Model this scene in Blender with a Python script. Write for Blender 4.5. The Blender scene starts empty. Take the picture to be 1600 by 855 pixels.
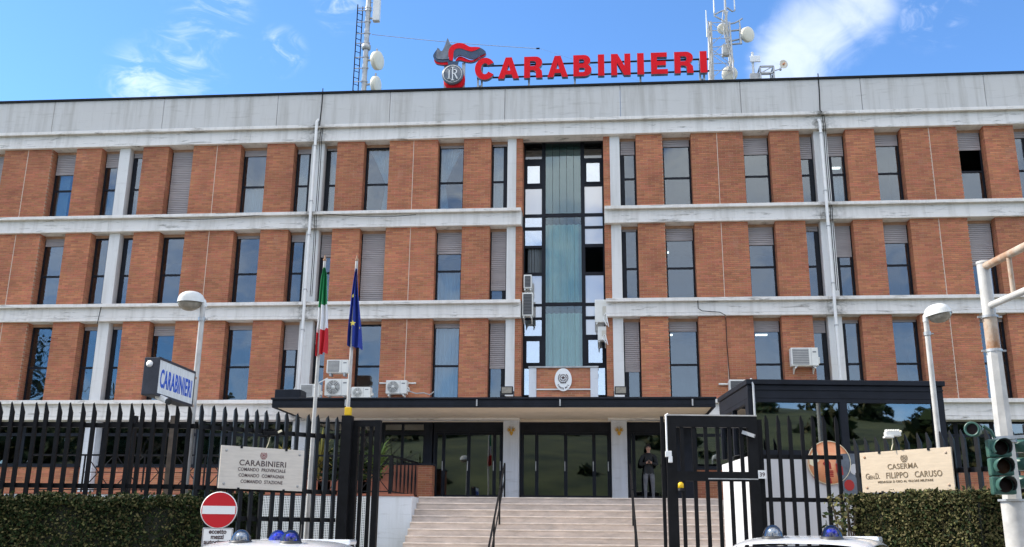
import bpy, bmesh, math, random
from mathutils import Vector, Matrix
import numpy as np
R = math.radians
random.seed(7)
SC = bpy.context.scene
COL = SC.collection
PI = math.pi

# ------------------------------------------------------------------ camera
CAM = Vector((0.0, -31.0, 1.6))
F_PX, CX, CY = 1500.0, 800.0, 427.5
def cam_axes():
    yaw, pitch, roll = R(-5.036), R(15.276), R(0.572)
    cy, sy, cp, sp = math.cos(yaw), math.sin(yaw), math.cos(pitch), math.sin(pitch)
    f = Vector((sy*cp, cy*cp, sp)); r0 = Vector((cy, -sy, 0)); u0 = r0.cross(f)
    cr, sr = math.cos(roll), math.sin(roll)
    return cr*r0+sr*u0, -sr*r0+cr*u0, f
CR, CU, CF = cam_axes()
FH = Vector((CF.x, CF.y, 0)).normalized()      # level forward
RH = Vector((FH.y, -FH.x, 0))                  # level right
cd = bpy.data.cameras.new('camera'); cd.sensor_width = 36; cd.lens = 36*F_PX/1600; cd.clip_end = 6000
cam = bpy.data.objects.new('camera', cd); COL.objects.link(cam)
cam.matrix_world = Matrix((CR, CU, -CF)).transposed().to_4x4()
cam.location = CAM
SC.camera = cam
def ray(px, py): return CF + CR*((px-CX)/F_PX) - CU*((py-CY)/F_PX)
def at(px, py, Y):                              # survey point: sight line meets the plane y = Y
    d = ray(px, py); return CAM + d*((Y-CAM.y)/d.y)
def ad(px, py, dist):                           # survey point: at a level distance from the camera
    d = ray(px, py); return CAM + d*(dist/d.dot(FH))

# ------------------------------------------------------------------ light
SUN_EL, SUN_AZ = R(40), R(-83)                 # azimuth clockwise from +Y: low on the left, just behind the front
EXPOSURE = 0.98
SC.view_settings.view_transform = 'Standard'; SC.view_settings.look = 'None'
SC.view_settings.gamma = 1; SC.view_settings.use_curve_mapping = False
SC.view_settings.exposure = EXPOSURE
SKY_STRENGTH, SUN_STRENGTH = 0.15, 3.0
W = bpy.data.worlds.new('World'); SC.world = W; W.use_nodes = True
nt = W.node_tree; nt.nodes.clear()
def N(nt, t, **kw):
    n = nt.nodes.new(t)
    for k, v in kw.items():
        if k.startswith('i_'): n.inputs[k[2:].replace('_', ' ')].default_value = v
        else: setattr(n, k, v)
    return n
def build_world():
    L = nt.links.new
    out = N(nt, 'ShaderNodeOutputWorld'); bg = N(nt, 'ShaderNodeBackground'); bg.inputs[1].default_value = SKY_STRENGTH
    sky = N(nt, 'ShaderNodeTexSky', sky_type='NISHITA', sun_disc=False, sun_elevation=SUN_EL, sun_rotation=SUN_AZ,
            altitude=900, air_density=0.85, dust_density=0.15, ozone_density=3.0)
    tc = N(nt, 'ShaderNodeTexCoord')
    # scattered fair-weather cloud: a noise field over the sky dome, thick where the patches below lie
    def noise(scale, detail, stretch=(1, 1, 1), dist=0.3):
        m = N(nt, 'ShaderNodeMapping'); m.inputs['Scale'].default_value = stretch
        L(tc.outputs['Generated'], m.inputs['Vector'])
        n = N(nt, 'ShaderNodeTexNoise'); n.inputs['Scale'].default_value = scale; n.inputs['Detail'].default_value = detail
        n.inputs['Roughness'].default_value = 0.6; n.inputs['Distortion'].default_value = dist
        L(m.outputs[0], n.inputs['Vector']); return n.outputs['Fac']
    def ramp(v, a, b):
        m = N(nt, 'ShaderNodeMapRange'); m.interpolation_type = 'SMOOTHSTEP'
        m.inputs['From Min'].default_value = a; m.inputs['From Max'].default_value = b
        L(v, m.inputs['Value']); return m.outputs[0]
    def math_(op, a, b):
        m = N(nt, 'ShaderNodeMath', operation=op); m.use_clamp = False
        for i, v in enumerate((a, b)):
            if isinstance(v, (int, float)): m.inputs[i].default_value = v
            else: L(v, m.inputs[i])
        return m.outputs[0]
    broad = noise(3.2, 6, (1, 1, 1.6))
    fine = noise(14, 8, (1, 1, 1.4), 1.2)
    wisp = noise(20, 9, (1, 1, 2.0), 1.4)
    def patch(direc, inner, outer):             # soft patch of cloud round a direction
        d = N(nt, 'ShaderNodeVectorMath', operation='DISTANCE'); d.inputs[1].default_value = Vector(direc).normalized()
        nv = N(nt, 'ShaderNodeVectorMath', operation='NORMALIZE'); L(tc.outputs['Generated'], nv.inputs[0]); L(nv.outputs[0], d.inputs[0])
        return ramp(d.outputs['Value'], outer, inner)
    def dsum(*l):
        r = l[0]
        for v in l[1:]: r = math_('MAXIMUM', r, v)
        return r
    solid = dsum(patch(ray(1240, 90), .010, .058), patch(ray(1280, 45), .012, .062), patch(ray(1340, 10), .012, .055), patch(ray(1215, 115), .005, .04))
    thin = dsum(patch(ray(290, 95), .005, .05), patch(ray(225, 130), .005, .05), patch(ray(330, 8), .005, .05), patch(ray(530, 5), .004, .035), patch(ray(440, 80), .004, .03), patch(ray(1460, 5), .004, .05))
    c1 = math_('MULTIPLY', ramp(math_('ADD', solid, math_('MULTIPLY', math_('SUBTRACT', fine, .5), 1.5)), .05, 1.3), .30)
    c1 = math_('MULTIPLY', c1, ramp(solid, 0.0, .25))
    c2 = math_('MULTIPLY', math_('MULTIPLY', ramp(wisp, .44, .80), thin), .34)
    # unseen cloud behind the camera, enlarged and set high to whiten the facade's light
    back = N(nt, 'ShaderNodeSeparateXYZ'); L(tc.outputs['Generated'], back.inputs[0])
    low = ramp(back.outputs['Z'], .20, .48)
    c3 = math_('MULTIPLY', math_('MULTIPLY', ramp(broad, .37, .56), ramp(back.outputs['Y'], .35, -.1)), math_('ADD', math_('MULTIPLY', low, .50), .40))
    cl = dsum(c1, c2, c3)
    mix = N(nt, 'ShaderNodeMix', data_type='RGBA')
    tint = N(nt, 'ShaderNodeMix', data_type='RGBA', blend_type='MULTIPLY'); tint.inputs['Factor'].default_value = 1; tint.inputs['B'].default_value = (.70, .94, 1.10, 1)
    L(sky.outputs[0], tint.inputs['A']); L(cl, mix.inputs['Factor']); L(tint.outputs['Result'], mix.inputs['A'])
    mix.inputs['B'].default_value = (8.4, 8.1, 7.6, 1)
    L(mix.outputs['Result'], bg.inputs[0]); L(bg.outputs[0], out.inputs[0])
build_world()
sd = bpy.data.lights.new('sun', 'SUN'); sd.energy = SUN_STRENGTH; sd.angle = R(0.5); sd.color = (1, .93, .82)
sun = bpy.data.objects.new('sun', sd); COL.objects.link(sun)
SDIR = Vector((math.sin(SUN_AZ)*math.cos(SUN_EL), math.cos(SUN_AZ)*math.cos(SUN_EL), math.sin(SUN_EL)))
sun.rotation_euler = SDIR.to_track_quat('Z', 'Y').to_euler(); sun.location = (0, 0, 60)

# ------------------------------------------------------------------ materials
M = {}
def mat(name, col, rough=.7, metal=0., var=0., scale=6., bump=0., bscale=40., stretch=(1, 1, 1), col2=None, island=0., spec=.5, coord='Object', emit=None, detail=5):
    m = bpy.data.materials.new(name); m.use_nodes = True; M[name] = m
    t = m.node_tree; b = t.nodes['Principled BSDF']; L = t.links.new
    b.inputs['Base Color'].default_value = (*col, 1); b.inputs['Roughness'].default_value = rough; b.inputs['Metallic'].default_value = metal
    b.inputs['Specular IOR Level'].default_value = spec
    if emit: b.inputs['Emission Color'].default_value = (*emit[0], 1); b.inputs['Emission Strength'].default_value = emit[1]
    tc = N(t, 'ShaderNodeTexCoord'); mp = N(t, 'ShaderNodeMapping'); mp.inputs['Scale'].default_value = stretch
    L(tc.outputs[coord], mp.inputs[0])
    cur = None
    if var or col2:
        n = N(t, 'ShaderNodeTexNoise'); n.inputs['Scale'].default_value = scale; n.inputs['Detail'].default_value = detail; n.inputs['Roughness'].default_value = .65
        L(mp.outputs[0], n.inputs['Vector'])
        r = N(t, 'ShaderNodeMapRange'); r.inputs['From Min'].default_value = .34; r.inputs['From Max'].default_value = .66
        L(n.outputs['Fac'], r.inputs['Value'])
        mx = N(t, 'ShaderNodeMix', data_type='RGBA'); L(r.outputs[0], mx.inputs['Factor'])
        c2 = col2 or tuple(c*(1+var) for c in col); c1 = col if col2 else tuple(c*(1-var) for c in col)
        mx.inputs['A'].default_value = (*c1, 1); mx.inputs['B'].default_value = (*c2, 1)
        cur = mx.outputs['Result']; L(cur, b.inputs['Base Color'])
    if island:
        g = N(t, 'ShaderNodeNewGeometry'); hs = N(t, 'ShaderNodeHueSaturation')
        r = N(t, 'ShaderNodeMapRange'); r.inputs['To Min'].default_value = 1-island; r.inputs['To Max'].default_value = 1+island
        L(g.outputs['Random Per Island'], r.inputs['Value']); L(r.outputs[0], hs.inputs['Value'])
        r2 = N(t, 'ShaderNodeMath', operation='MULTIPLY_ADD'); r2.inputs[1].default_value = 7.31; r2.inputs[2].default_value = 0
        fr = N(t, 'ShaderNodeMath', operation='FRACT'); L(g.outputs['Random Per Island'], r2.inputs[0]); L(r2.outputs[0], fr.inputs[0])
        r3 = N(t, 'ShaderNodeMapRange'); r3.inputs['To Min'].default_value = .5-island*.05; r3.inputs['To Max'].default_value = .5+island*.05
        L(fr.outputs[0], r3.inputs['Value']); L(r3.outputs[0], hs.inputs['Hue'])
        if cur: L(cur, hs.inputs['Color'])
        else: hs.inputs['Color'].default_value = (*col, 1)
        cur = hs.outputs[0]; L(cur, b.inputs['Base Color'])
    if bump:
        n2 = N(t, 'ShaderNodeTexNoise'); n2.inputs['Scale'].default_value = bscale; n2.inputs['Detail'].default_value = 4; L(mp.outputs[0], n2.inputs['Vector'])
        bp = N(t, 'ShaderNodeBump'); bp.inputs['Strength'].default_value = bump; bp.inputs['Distance'].default_value = .02
        L(n2.outputs['Fac'], bp.inputs['Height']); L(bp.outputs[0], b.inputs['Normal'])
    return m
mat('brick', (.44, .166, .084), .88, var=.20, scale=.7, bump=.3, bscale=60, island=.17)
mat('joint_filler', (.66, .52, .42), .8)
mat('mortar', (.46, .29, .195), .95, var=.15, scale=3, bump=.3)
mat('brick_plain', (.42, .165, .10), .85, var=.15, scale=2, bump=.3, island=.15)
mat('frame', (.009, .011, .017), .5, var=.3, scale=3, spec=.25)
mat('steel_black', (.006, .006, .007), .55, spec=.2, var=.4, scale=5, bump=.15, bscale=90)
mat('shutter', (.40, .365, .36), .6, var=.10, scale=1.3, stretch=(1, 1, 6))
mat('plaster', (.72, .61, .48), .85, var=.06, scale=2, bump=.2)
mat('interior', (.10, .10, .10), .9, var=.2, scale=1)
mat('interior_dark', (.05, .05, .05), .9)
mat('curtain', (.82, .86, .90), .9, var=.05, scale=4)
mat('curtain_teal', (.60, .66, .61), .8, var=.12, scale=1.2, stretch=(3, 1, .6))
mat('slat_grey', (.14, .165, .175), .45, var=.10, scale=1.2)
mat('panel_white', (.82, .79, .73), .35, var=.06, scale=1.5)
mat('metal_white', (.72, .71, .68), .35, var=.06, scale=3)
mat('galv', (.42, .42, .41), .45, metal=.5, var=.2, scale=4, bump=.1)
mat('galv_light', (.50, .49, .47), .5, metal=.2, var=.2, scale=5)
mat('ac_white', (.74, .73, .68), .45, var=.05, scale=4)
mat('ac_dark', (.05, .05, .055), .5)
mat('ac_grille', (.22, .22, .22), .5)
mat('letter_red', (.80, .010, .020), .6, spec=.15, var=.05, scale=2)
mat('letter_side', (.16, .20, .27), .5)
mat('navy', (.035, .065, .12), .35, var=.2, scale=3)
mat('emblem_grey', (.15, .165, .19), .4, metal=.3, var=.25, scale=5)
mat('white_paint', (.82, .82, .80), .4)
mat('dish', (.78, .72, .58), .5, var=.05, scale=4)
mat('stone_sign', (.66, .59, .50), .6, var=.07, scale=3.5, stretch=(1, 1, 9), bump=.08)
mat('stone_cream', (.56, .45, .32), .6, var=.07, scale=3.5, stretch=(1, 1, 9), bump=.08)
mat('ink', (.07, .04, .04), .6)
mat('ink_brown', (.16, .11, .055), .6)
mat('ink_red', (.28, .06, .07), .6)
mat('blue_text', (.015, .10, .55), .4)
mat('sign_face', (.80, .80, .76), .4, var=.10, scale=4, stretch=(6, 6, .7))
mat('sign_case', (.035, .037, .047), .5, var=.25, scale=6)
mat('flag_green', (.01, .22, .07), .8); mat('flag_white', (.80, .80, .80), .8); mat('flag_red', (.62, .02, .03), .8)
mat('flag_blue', (.012, .035, .26), .8); mat('flag_star', (.85, .70, .12), .8)
mat('yellow', (.85, .52, .01), .5)
mat('gold', (.55, .30, .03), .45, var=.2, scale=9)
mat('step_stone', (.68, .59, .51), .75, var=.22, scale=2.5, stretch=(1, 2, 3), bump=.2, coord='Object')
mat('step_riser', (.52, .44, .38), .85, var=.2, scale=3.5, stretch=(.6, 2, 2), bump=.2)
mat('asphalt', (.05, .05, .052), .9, var=.25, scale=1.4, bump=.4, bscale=80)
mat('paving', (.34, .32, .29), .9, var=.2, scale=2, bump=.3)
mat('kerb', (.34, .33, .31), .9, var=.15, scale=3)
mat('earth', (.10, .12, .05), .95, var=.3, scale=.2)
mat('car_white', (.80, .81, .82), .18, spec=.6); M['car_white'].node_tree.nodes['Principled BSDF'].inputs['Coat Weight'].default_value = .6
mat('car_blue', (.01, .035, .16), .2, spec=.6); M['car_blue'].node_tree.nodes['Principled BSDF'].inputs['Coat Weight'].default_value = .6
mat('car_glass', (.008, .010, .014), .05)
mat('tyre', (.012, .012, .012), .8)
mat('rim', (.45, .45, .46), .35, metal=.7)
mat('dome_clear', (.46, .52, .60), .08, spec=.8)
mat('dome_base', (.045, .045, .045), .5)
mat('lamp_head', (.70, .70, .66), .4, var=.06, scale=6)
mat('lamp_bowl', (.27, .235, .18), .15, var=.2, scale=14)
mat('pole_paint', (.52, .50, .46), .5, var=.16, scale=4, bump=.1)
mat('rust', (.50, .42, .33), .75, col2=(.33, .15, .06), scale=4, bump=.2)
mat('tl_green', (.035, .10, .077), .4, var=.2, scale=6)
mat('lens', (.012, .005, .004), .5, spec=.2)
mat('lens_amber', (.035, .014, .004), .5, spec=.2)
mat('visor', (.012, .012, .012), .6)
mat('orange', (.92, .32, .14), .5, col2=(.93, .46, .24), scale=7)
mat('dark_red', (.40, .02, .015), .5)
mat('cream', (.85, .74, .50), .5)
mat('wall_grey', (.58, .57, .57), .8, var=.04, scale=2)
mat('wall_cream', (.58, .54, .46), .8, var=.05, scale=2)
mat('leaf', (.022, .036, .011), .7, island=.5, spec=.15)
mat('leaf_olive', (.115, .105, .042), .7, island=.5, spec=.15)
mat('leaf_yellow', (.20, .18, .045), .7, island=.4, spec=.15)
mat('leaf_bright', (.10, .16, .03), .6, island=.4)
mat('bark', (.10, .075, .055), .9, var=.3, scale=6, bump=.4)
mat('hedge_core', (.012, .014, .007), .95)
mat('skin', (.48, .27, .19), .5, spec=.3)
mat('hair', (.012, .009, .008), .7)
mat('jacket', (.012, .013, .014), .75, var=.3, scale=9)
mat('jeans', (.12, .12, .13), .85, var=.3, scale=8)
mat('shoe', (.03, .03, .03), .6)
mat('no_entry_red', (.55, .010, .018), .35)
mat('hill', (.10, .11, .035), .95, col2=(.022, .035, .012), scale=.16, detail=8)
mat('terracotta', (.34, .12, .07), .85, var=.15, scale=4)

def panel_tone(name, amt):
    t = M[name].node_tree; b = t.nodes['Principled BSDF']; L = t.links.new; src = b.inputs['Base Color'].links[0].from_socket
    oi = N(t, 'ShaderNodeObjectInfo'); g = N(t, 'ShaderNodeNewGeometry')
    r = N(t, 'ShaderNodeMapRange'); r.inputs['To Min'].default_value = 1-amt; r.inputs['To Max'].default_value = 1+amt; L(oi.outputs['Random'], r.inputs['Value'])
    hs = N(t, 'ShaderNodeHueSaturation'); L(src, hs.inputs['Color']); L(r.outputs[0], hs.inputs['Value'])
    # pale salts and darker damp patches on the wall
    mp = N(t, 'ShaderNodeMapping'); mp.inputs['Scale'].default_value = (1.1, 1, .7); L(g.outputs['Position'], mp.inputs[0])
    n = N(t, 'ShaderNodeTexNoise'); n.inputs['Scale'].default_value = 1.6; n.inputs['Detail'].default_value = 9; n.inputs['Roughness'].default_value = .75; L(mp.outputs[0], n.inputs['Vector'])
    f = N(t, 'ShaderNodeMapRange'); f.inputs['From Min'].default_value = .56; f.inputs['From Max'].default_value = .80; f.inputs['To Max'].default_value = .55; L(n.outputs['Fac'], f.inputs['Value'])
    x = N(t, 'ShaderNodeMix', data_type='RGBA'); L(f.outputs[0], x.inputs['Factor']); L(hs.outputs[0], x.inputs['A']); x.inputs['B'].default_value = (.54, .33, .23, 1)
    f2 = N(t, 'ShaderNodeMapRange'); f2.inputs['From Min'].default_value = .42; f2.inputs['From Max'].default_value = .22; f2.inputs['To Max'].default_value = .75; L(n.outputs['Fac'], f2.inputs['Value'])
    y = N(t, 'ShaderNodeMix', data_type='RGBA'); L(f2.outputs[0], y.inputs['Factor']); L(x.outputs['Result'], y.inputs['A']); y.inputs['B'].default_value = (.20, .075, .045, 1)
    L(y.outputs['Result'], b.inputs['Base Color'])
panel_tone('brick', .11)
def white_weathered(name, base, streak, stain_x, grime=.5):
    """painted concrete: rain streaks, grime along the drips, mould where the rain pipes leak"""
    m = bpy.data.materials.new(name); m.use_nodes = True; M[name] = m
    t = m.node_tree; b = t.nodes['Principled BSDF']; L = t.links.new
    b.inputs['Roughness'].default_value = .8; b.inputs['Specular IOR Level'].default_value = .3
    g = N(t, 'ShaderNodeNewGeometry')
    def noise(sc, st, det=6, dist=0.):
        mp = N(t, 'ShaderNodeMapping'); mp.inputs['Scale'].default_value = st; L(g.outputs['Position'], mp.inputs[0])
        n = N(t, 'ShaderNodeTexNoise'); n.inputs['Scale'].default_value = sc; n.inputs['Detail'].default_value = det; n.inputs['Roughness'].default_value = .68; n.inputs['Distortion'].default_value = dist
        L(mp.outputs[0], n.inputs['Vector']); return n.outputs['Fac']
    def rng(v, a, bb, lo, hi):
        r = N(t, 'ShaderNodeMapRange'); r.inputs['From Min'].default_value = a; r.inputs['From Max'].default_value = bb
        r.inputs['To Min'].default_value = lo; r.inputs['To Max'].default_value = hi; L(v, r.inputs['Value']); return r.outputs[0]
    def mul(a, bb):
        r = N(t, 'ShaderNodeMath', operation='MULTIPLY')
        for i, v in enumerate((a, bb)):
            if isinstance(v, float): r.inputs[i].default_value = v
            else: L(v, r.inputs[i])
        return r.outputs[0]
    st = rng(noise(1.0, (3.2, 1, .22)), .48, .70, 0, streak)
    gr = rng(noise(1.0, (1.1, 3, 9.0), 8, .6), .56, .70, 0, grime)
    bl = rng(noise(1.3, (1, 1, 1)), .3, .75, 0, .12)
    sep = N(t, 'ShaderNodeSeparateXYZ'); L(g.outputs['Position'], sep.inputs[0])
    mould = None
    for x0 in stain_x or ():
        s = N(t, 'ShaderNodeMath', operation='SUBTRACT'); L(sep.outputs['X'], s.inputs[0]); s.inputs[1].default_value = x0
        a = N(t, 'ShaderNodeMath', operation='ABSOLUTE'); L(s.outputs[0], a.inputs[0])
        r = rng(a.outputs[0], .85, .05, 0, 1)
        if mould is None: mould = r
        else:
            mm = N(t, 'ShaderNodeMath', operation='MAXIMUM'); L(mould, mm.inputs[0]); L(r, mm.inputs[1]); mould = mm.outputs[0]
    mn = rng(noise(5.0, (1, 1, 1.3), 8, .5), .40, .62, 0, 1.0)
    mo = mul(mul(mould, mould), mn) if mould is not None else None
    def mix(fac, a, c):
        x = N(t, 'ShaderNodeMix', data_type='RGBA'); L(fac, x.inputs['Factor'])
        if isinstance(a, tuple): x.inputs['A'].default_value = (*a, 1)
        else: L(a, x.inputs['A'])
        x.inputs['B'].default_value = (*c, 1); return x.outputs['Result']
    c = mix(bl, base, (base[0]*.7, base[1]*.68, base[2]*.64))
    c = mix(st, c, (base[0]*.62, base[1]*.60, base[2]*.56))
    c = mix(gr, c, (.20, .18, .15))
    if mo is not None: c = mix(mul(mo, .85), c, (.07, .065, .05))
    L(c, b.inputs['Base Color'])
    bp = N(t, 'ShaderNodeBump'); bp.inputs['Strength'].default_value = .25; bp.inputs['Distance'].default_value = .02
    L(noise(25, (1, 1, 1), 4), bp.inputs['Height']); L(bp.outputs[0], b.inputs['Normal'])
white_weathered('white_wall', (.80, .765, .72), .55, (-9.75, 7.75), .85)
white_weathered('white_pilaster', (.72, .71, .69), .50, None, .15)
white_weathered('parapet', (.60, .585, .56), .60, None, .25)
white_weathered('white_low', (.66, .68, .71), .45, (-4.1,), .25)

def glass(name, refl, tint, wob=.12, base=.0):
    m = bpy.data.materials.new(name); m.use_nodes = True; M[name] = m
    t = m.node_tree; t.nodes.clear(); L = t.links.new
    o = N(t, 'ShaderNodeOutputMaterial'); mx = N(t, 'ShaderNodeMixShader'); gl = N(t, 'ShaderNodeBsdfGlossy'); tr = N(t, 'ShaderNodeBsdfTransparent')
    gl.inputs['Roughness'].default_value = .015; gl.inputs['Color'].default_value = (.92, .96, 1, 1); tr.inputs['Color'].default_value = (*tint, 1)
    tc = N(t, 'ShaderNodeTexCoord'); n = N(t, 'ShaderNodeTexNoise'); n.inputs['Scale'].default_value = 1.1; n.inputs['Detail'].default_value = 1
    L(tc.outputs['Object'], n.inputs['Vector']); bp = N(t, 'ShaderNodeBump'); bp.inputs['Strength'].default_value = wob; bp.inputs['Distance'].default_value = .02
    L(n.outputs['Fac'], bp.inputs['Height']); L(bp.outputs[0], gl.inputs['Normal'])
    fr = N(t, 'ShaderNodeFresnel'); fr.inputs['IOR'].default_value = 1.5
    ma = N(t, 'ShaderNodeMath', operation='MULTIPLY_ADD'); ma.inputs[1].default_value = 1-refl; ma.inputs[2].default_value = refl; ma.use_clamp = True
    L(fr.outputs[0], ma.inputs[0]); L(ma.outputs[0], mx.inputs[0]); L(tr.outputs[0], mx.inputs[1]); L(gl.outputs[0], mx.inputs[2]); L(mx.outputs[0], o.inputs[0])
glass('glass', .07, (.64, .72, .75), .30)
glass('glass_teal', .05, (.74, .88, .86))
glass('glass_door', .12, (.30, .34, .34), .05)
glass('glass_guard', .16, (.34, .42, .40), .05)
glass('glass_cloud_paint', .26, (.95, .95, .93), .15)
for _n in [M['glass_cloud_paint'].node_tree.nodes]:
    _d = _n.new('ShaderNodeBsdfDiffuse'); _d.inputs[0].default_value = (.50, .49, .46, 1)  # pale diffuse colour stands in for bright cloud reflected in these panes
    _m = [q for q in _n if q.type == 'MIX_SHADER'][0]; M['glass_cloud_paint'].node_tree.links.new(_d.outputs[0], _m.inputs[1])
glass('beacon_blue', .015, (.015, .16, .85), .02)
glass('beacon_clear', .10, (.72, .80, .88), .02)
glass('glass_mirror', .42, (.6, .7, .75), .15)

# ------------------------------------------------------------------ mesh helpers
class MB:
    def __init__(s): s.v = []; s.f = []; s.m = []; s.smooth = []
    def add(s, vs, fs, mi=0, smooth=False):
        o = len(s.v); s.v += [tuple(v) for v in vs]
        for f in fs: s.f.append([i+o for i in f]); s.m.append(mi); s.smooth.append(smooth)
    def box(s, x0, x1, y0, y1, z0, z1, mi=0):
        s.add([(x0, y0, z0), (x1, y0, z0), (x1, y1, z0), (x0, y1, z0), (x0, y0, z1), (x1, y0, z1), (x1, y1, z1), (x0, y1, z1)],
              [(0, 3, 2, 1), (4, 5, 6, 7), (0, 1, 5, 4), (1, 2, 6, 5), (2, 3, 7, 6), (3, 0, 4, 7)], mi); return s
    def bbox(s, x0, x1, y0, y1, z0, z1, b=.01, mi=0):        # bevelled box
        bm = bmesh.new(); bmesh.ops.create_cube(bm, size=1)
        for v in bm.verts: v.co = Vector(((x0+x1)/2+v.co.x*(x1-x0), (y0+y1)/2+v.co.y*(y1-y0), (z0+z1)/2+v.co.z*(z1-z0)))
        bmesh.ops.bevel(bm, geom=list(bm.edges), offset=b, segments=2, affect='EDGES', profile=.6)
        bm.verts.index_update(); s.add([v.co for v in bm.verts], [[v.index for v in f.verts] for f in bm.faces], mi); bm.free(); return s
    def bar(s, p, q, w, h=None, up=Vector((0, 0, 1)), mi=0):  # square bar p->q
        p, q = Vector(p), Vector(q); h = h or w; d = (q-p).normalized()
        a = d.cross(up)
        if a.length < 1e-4: a = d.cross(Vector((0, 1, 0)))
        a.normalize(); b = a.cross(d); a *= w/2; b *= h/2
        s.add([p-a-b, p+a-b, p+a+b, p-a+b, q-a-b, q+a-b, q+a+b, q-a+b],
              [(0, 1, 2, 3), (7, 6, 5, 4), (0, 4, 5, 1), (1, 5, 6, 2), (2, 6, 7, 3), (3, 7, 4, 0)], mi); return s
    def tube(s, pts, r, n=8, mi=0, cap=True):
        pts = [Vector(p) for p in pts]; k = len(pts); rs = r if isinstance(r, (list, tuple)) else [r]*k
        vs = []; prev = None
        for i, p in enumerate(pts):
            d = (pts[min(i+1, k-1)]-pts[max(i-1, 0)]).normalized()
            if prev is None:
                a = d.cross(Vector((0, 0, 1)))
                if a.length < 1e-3: a = d.cross(Vector((0, 1, 0)))
            else: a = prev - d*prev.dot(d)
            a.normalize(); prev = a; b = d.cross(a)
            vs += [p+(a*math.cos(2*PI*j/n)+b*math.sin(2*PI*j/n))*rs[i] for j in range(n)]
        fs = [(i*n+j, i*n+(j+1) % n, (i+1)*n+(j+1) % n, (i+1)*n+j) for i in range(k-1) for j in range(n)]
        s.add(vs, fs, mi, True)
        if cap: s.add(vs[:n], [list(range(n))[::-1]], mi); s.add(vs[-n:], [list(range(n))], mi)
        return s
    def lathe(s, prof, c, axis=Vector((0, 0, 1)), n=20, mi=0, smooth=True):   # prof: (r, along axis)
        axis = Vector(axis).normalized(); a = axis.cross(Vector((0, 1, 0)))
        if a.length < 1e-3: a = axis.cross(Vector((1, 0, 0)))
        a.normalize(); b = axis.cross(a); c = Vector(c)
        vs = [c+axis*h+(a*math.cos(2*PI*j/n)+b*math.sin(2*PI*j/n))*max(r, 1e-4) for r, h in prof for j in range(n)]
        fs = [(i*n+j, i*n+(j+1) % n, (i+1)*n+(j+1) % n, (i+1)*n+j) for i in range(len(prof)-1) for j in range(n)]
        s.add(vs, fs, mi, smooth); return s
    def disc(s, c, r, axis, n=20, mi=0):
        axis = Vector(axis).normalized(); a = axis.cross(Vector((0, 0, 1)))
        if a.length < 1e-3: a = Vector((1, 0, 0))
        a.normalize(); b = axis.cross(a); c = Vector(c)
        s.add([c+(a*math.cos(2*PI*j/n)+b*math.sin(2*PI*j/n))*r for j in range(n)], [list(range(n))], mi); return s
    def prism(s, poly, y0, y1, mi=0, sm=None):   # polygon in x,z extruded along y (simple, ngon caps)
        n = len(poly); sm = mi if sm is None else sm
        s.add([(x, y0, z) for x, z in poly], [list(range(n))], mi); s.add([(x, y1, z) for x, z in poly], [list(range(n))[::-1]], mi)
        s.add([(x, y0, z) for x, z in poly]+[(x, y1, z) for x, z in poly], [(i, i+n, (i+1) % n+n, (i+1) % n) for i in range(n)], sm); return s
    def mesh(s, name, mats):
        me = bpy.data.meshes.new(name); me.from_pydata(s.v, [], s.f)
        for m in (mats if isinstance(mats, (list, tuple)) else [mats]): me.materials.append(M[m])
        me.polygons.foreach_set('material_index', s.m); me.polygons.foreach_set('use_smooth', s.smooth); me.update(); return me
    def build(s, name, mats, parent=None, fix=False):
        me = s.mesh(name, mats)
        if fix:
            bm = bmesh.new(); bm.from_mesh(me); bmesh.ops.recalc_face_normals(bm, faces=bm.faces); bm.to_mesh(me); bm.free()
        return link(name, me, parent)
def link(name, me, parent=None):
    o = bpy.data.objects.new(name, me); COL.objects.link(o)
    if parent: o.parent = parent
    return o
def tag(o, label=None, cat=None, group=None, kind=None):
    if label: o['label'] = label
    if cat: o['category'] = cat
    if group: o['group'] = group
    if kind: o['kind'] = kind
    return o
def thing(name, label, cat, loc=(0, 0, 0), group=None, rz=0.):
    o = bpy.data.objects.new(name, None); COL.objects.link(o); o.location = loc; o.rotation_euler = (0, 0, rz); o.empty_display_size = .2
    return tag(o, label, cat, group)
def copy_tree(o, parent=None):
    c = o.copy(); COL.objects.link(c)
    if parent: c.parent = parent; c.matrix_parent_inverse = o.matrix_parent_inverse.copy()
    for ch in list(o.children): copy_tree(ch, c)
    return c
def curve_mesh(splines, extrude, closed_smooth=False):
    cu = bpy.data.curves.new('shape', 'CURVE'); cu.dimensions = '2D'; cu.fill_mode = 'BOTH'; cu.extrude = extrude
    for pts in splines:
        sp = cu.splines.new('POLY'); sp.points.add(len(pts)-1)
        for i, (x, y) in enumerate(pts): sp.points[i].co = (x, y, 0, 1)
        sp.use_cyclic_u = True
    o = bpy.data.objects.new('shape', cu); me = bpy.data.meshes.new_from_object(o); bpy.data.objects.remove(o); bpy.data.curves.remove(cu)
    return me
def stand(me, org, xdir, thick_mats, two=False):
    """stand a flat outline mesh (x, y, thickness z) upright: x along xdir, y up, front towards the viewer side"""
    xd = Vector(xdir).normalized(); up = Vector((0, 0, 1)); nn = xd.cross(up)       # front normal
    mw = Matrix((xd, up, nn)).transposed().to_4x4(); mw.translation = Vector(org)
    for m in thick_mats: me.materials.append(M[m])
    if two:
        for p in me.polygons: p.material_index = 0 if p.normal.z > .5 else 1
    me.transform(mw); me.update(); return me
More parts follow.
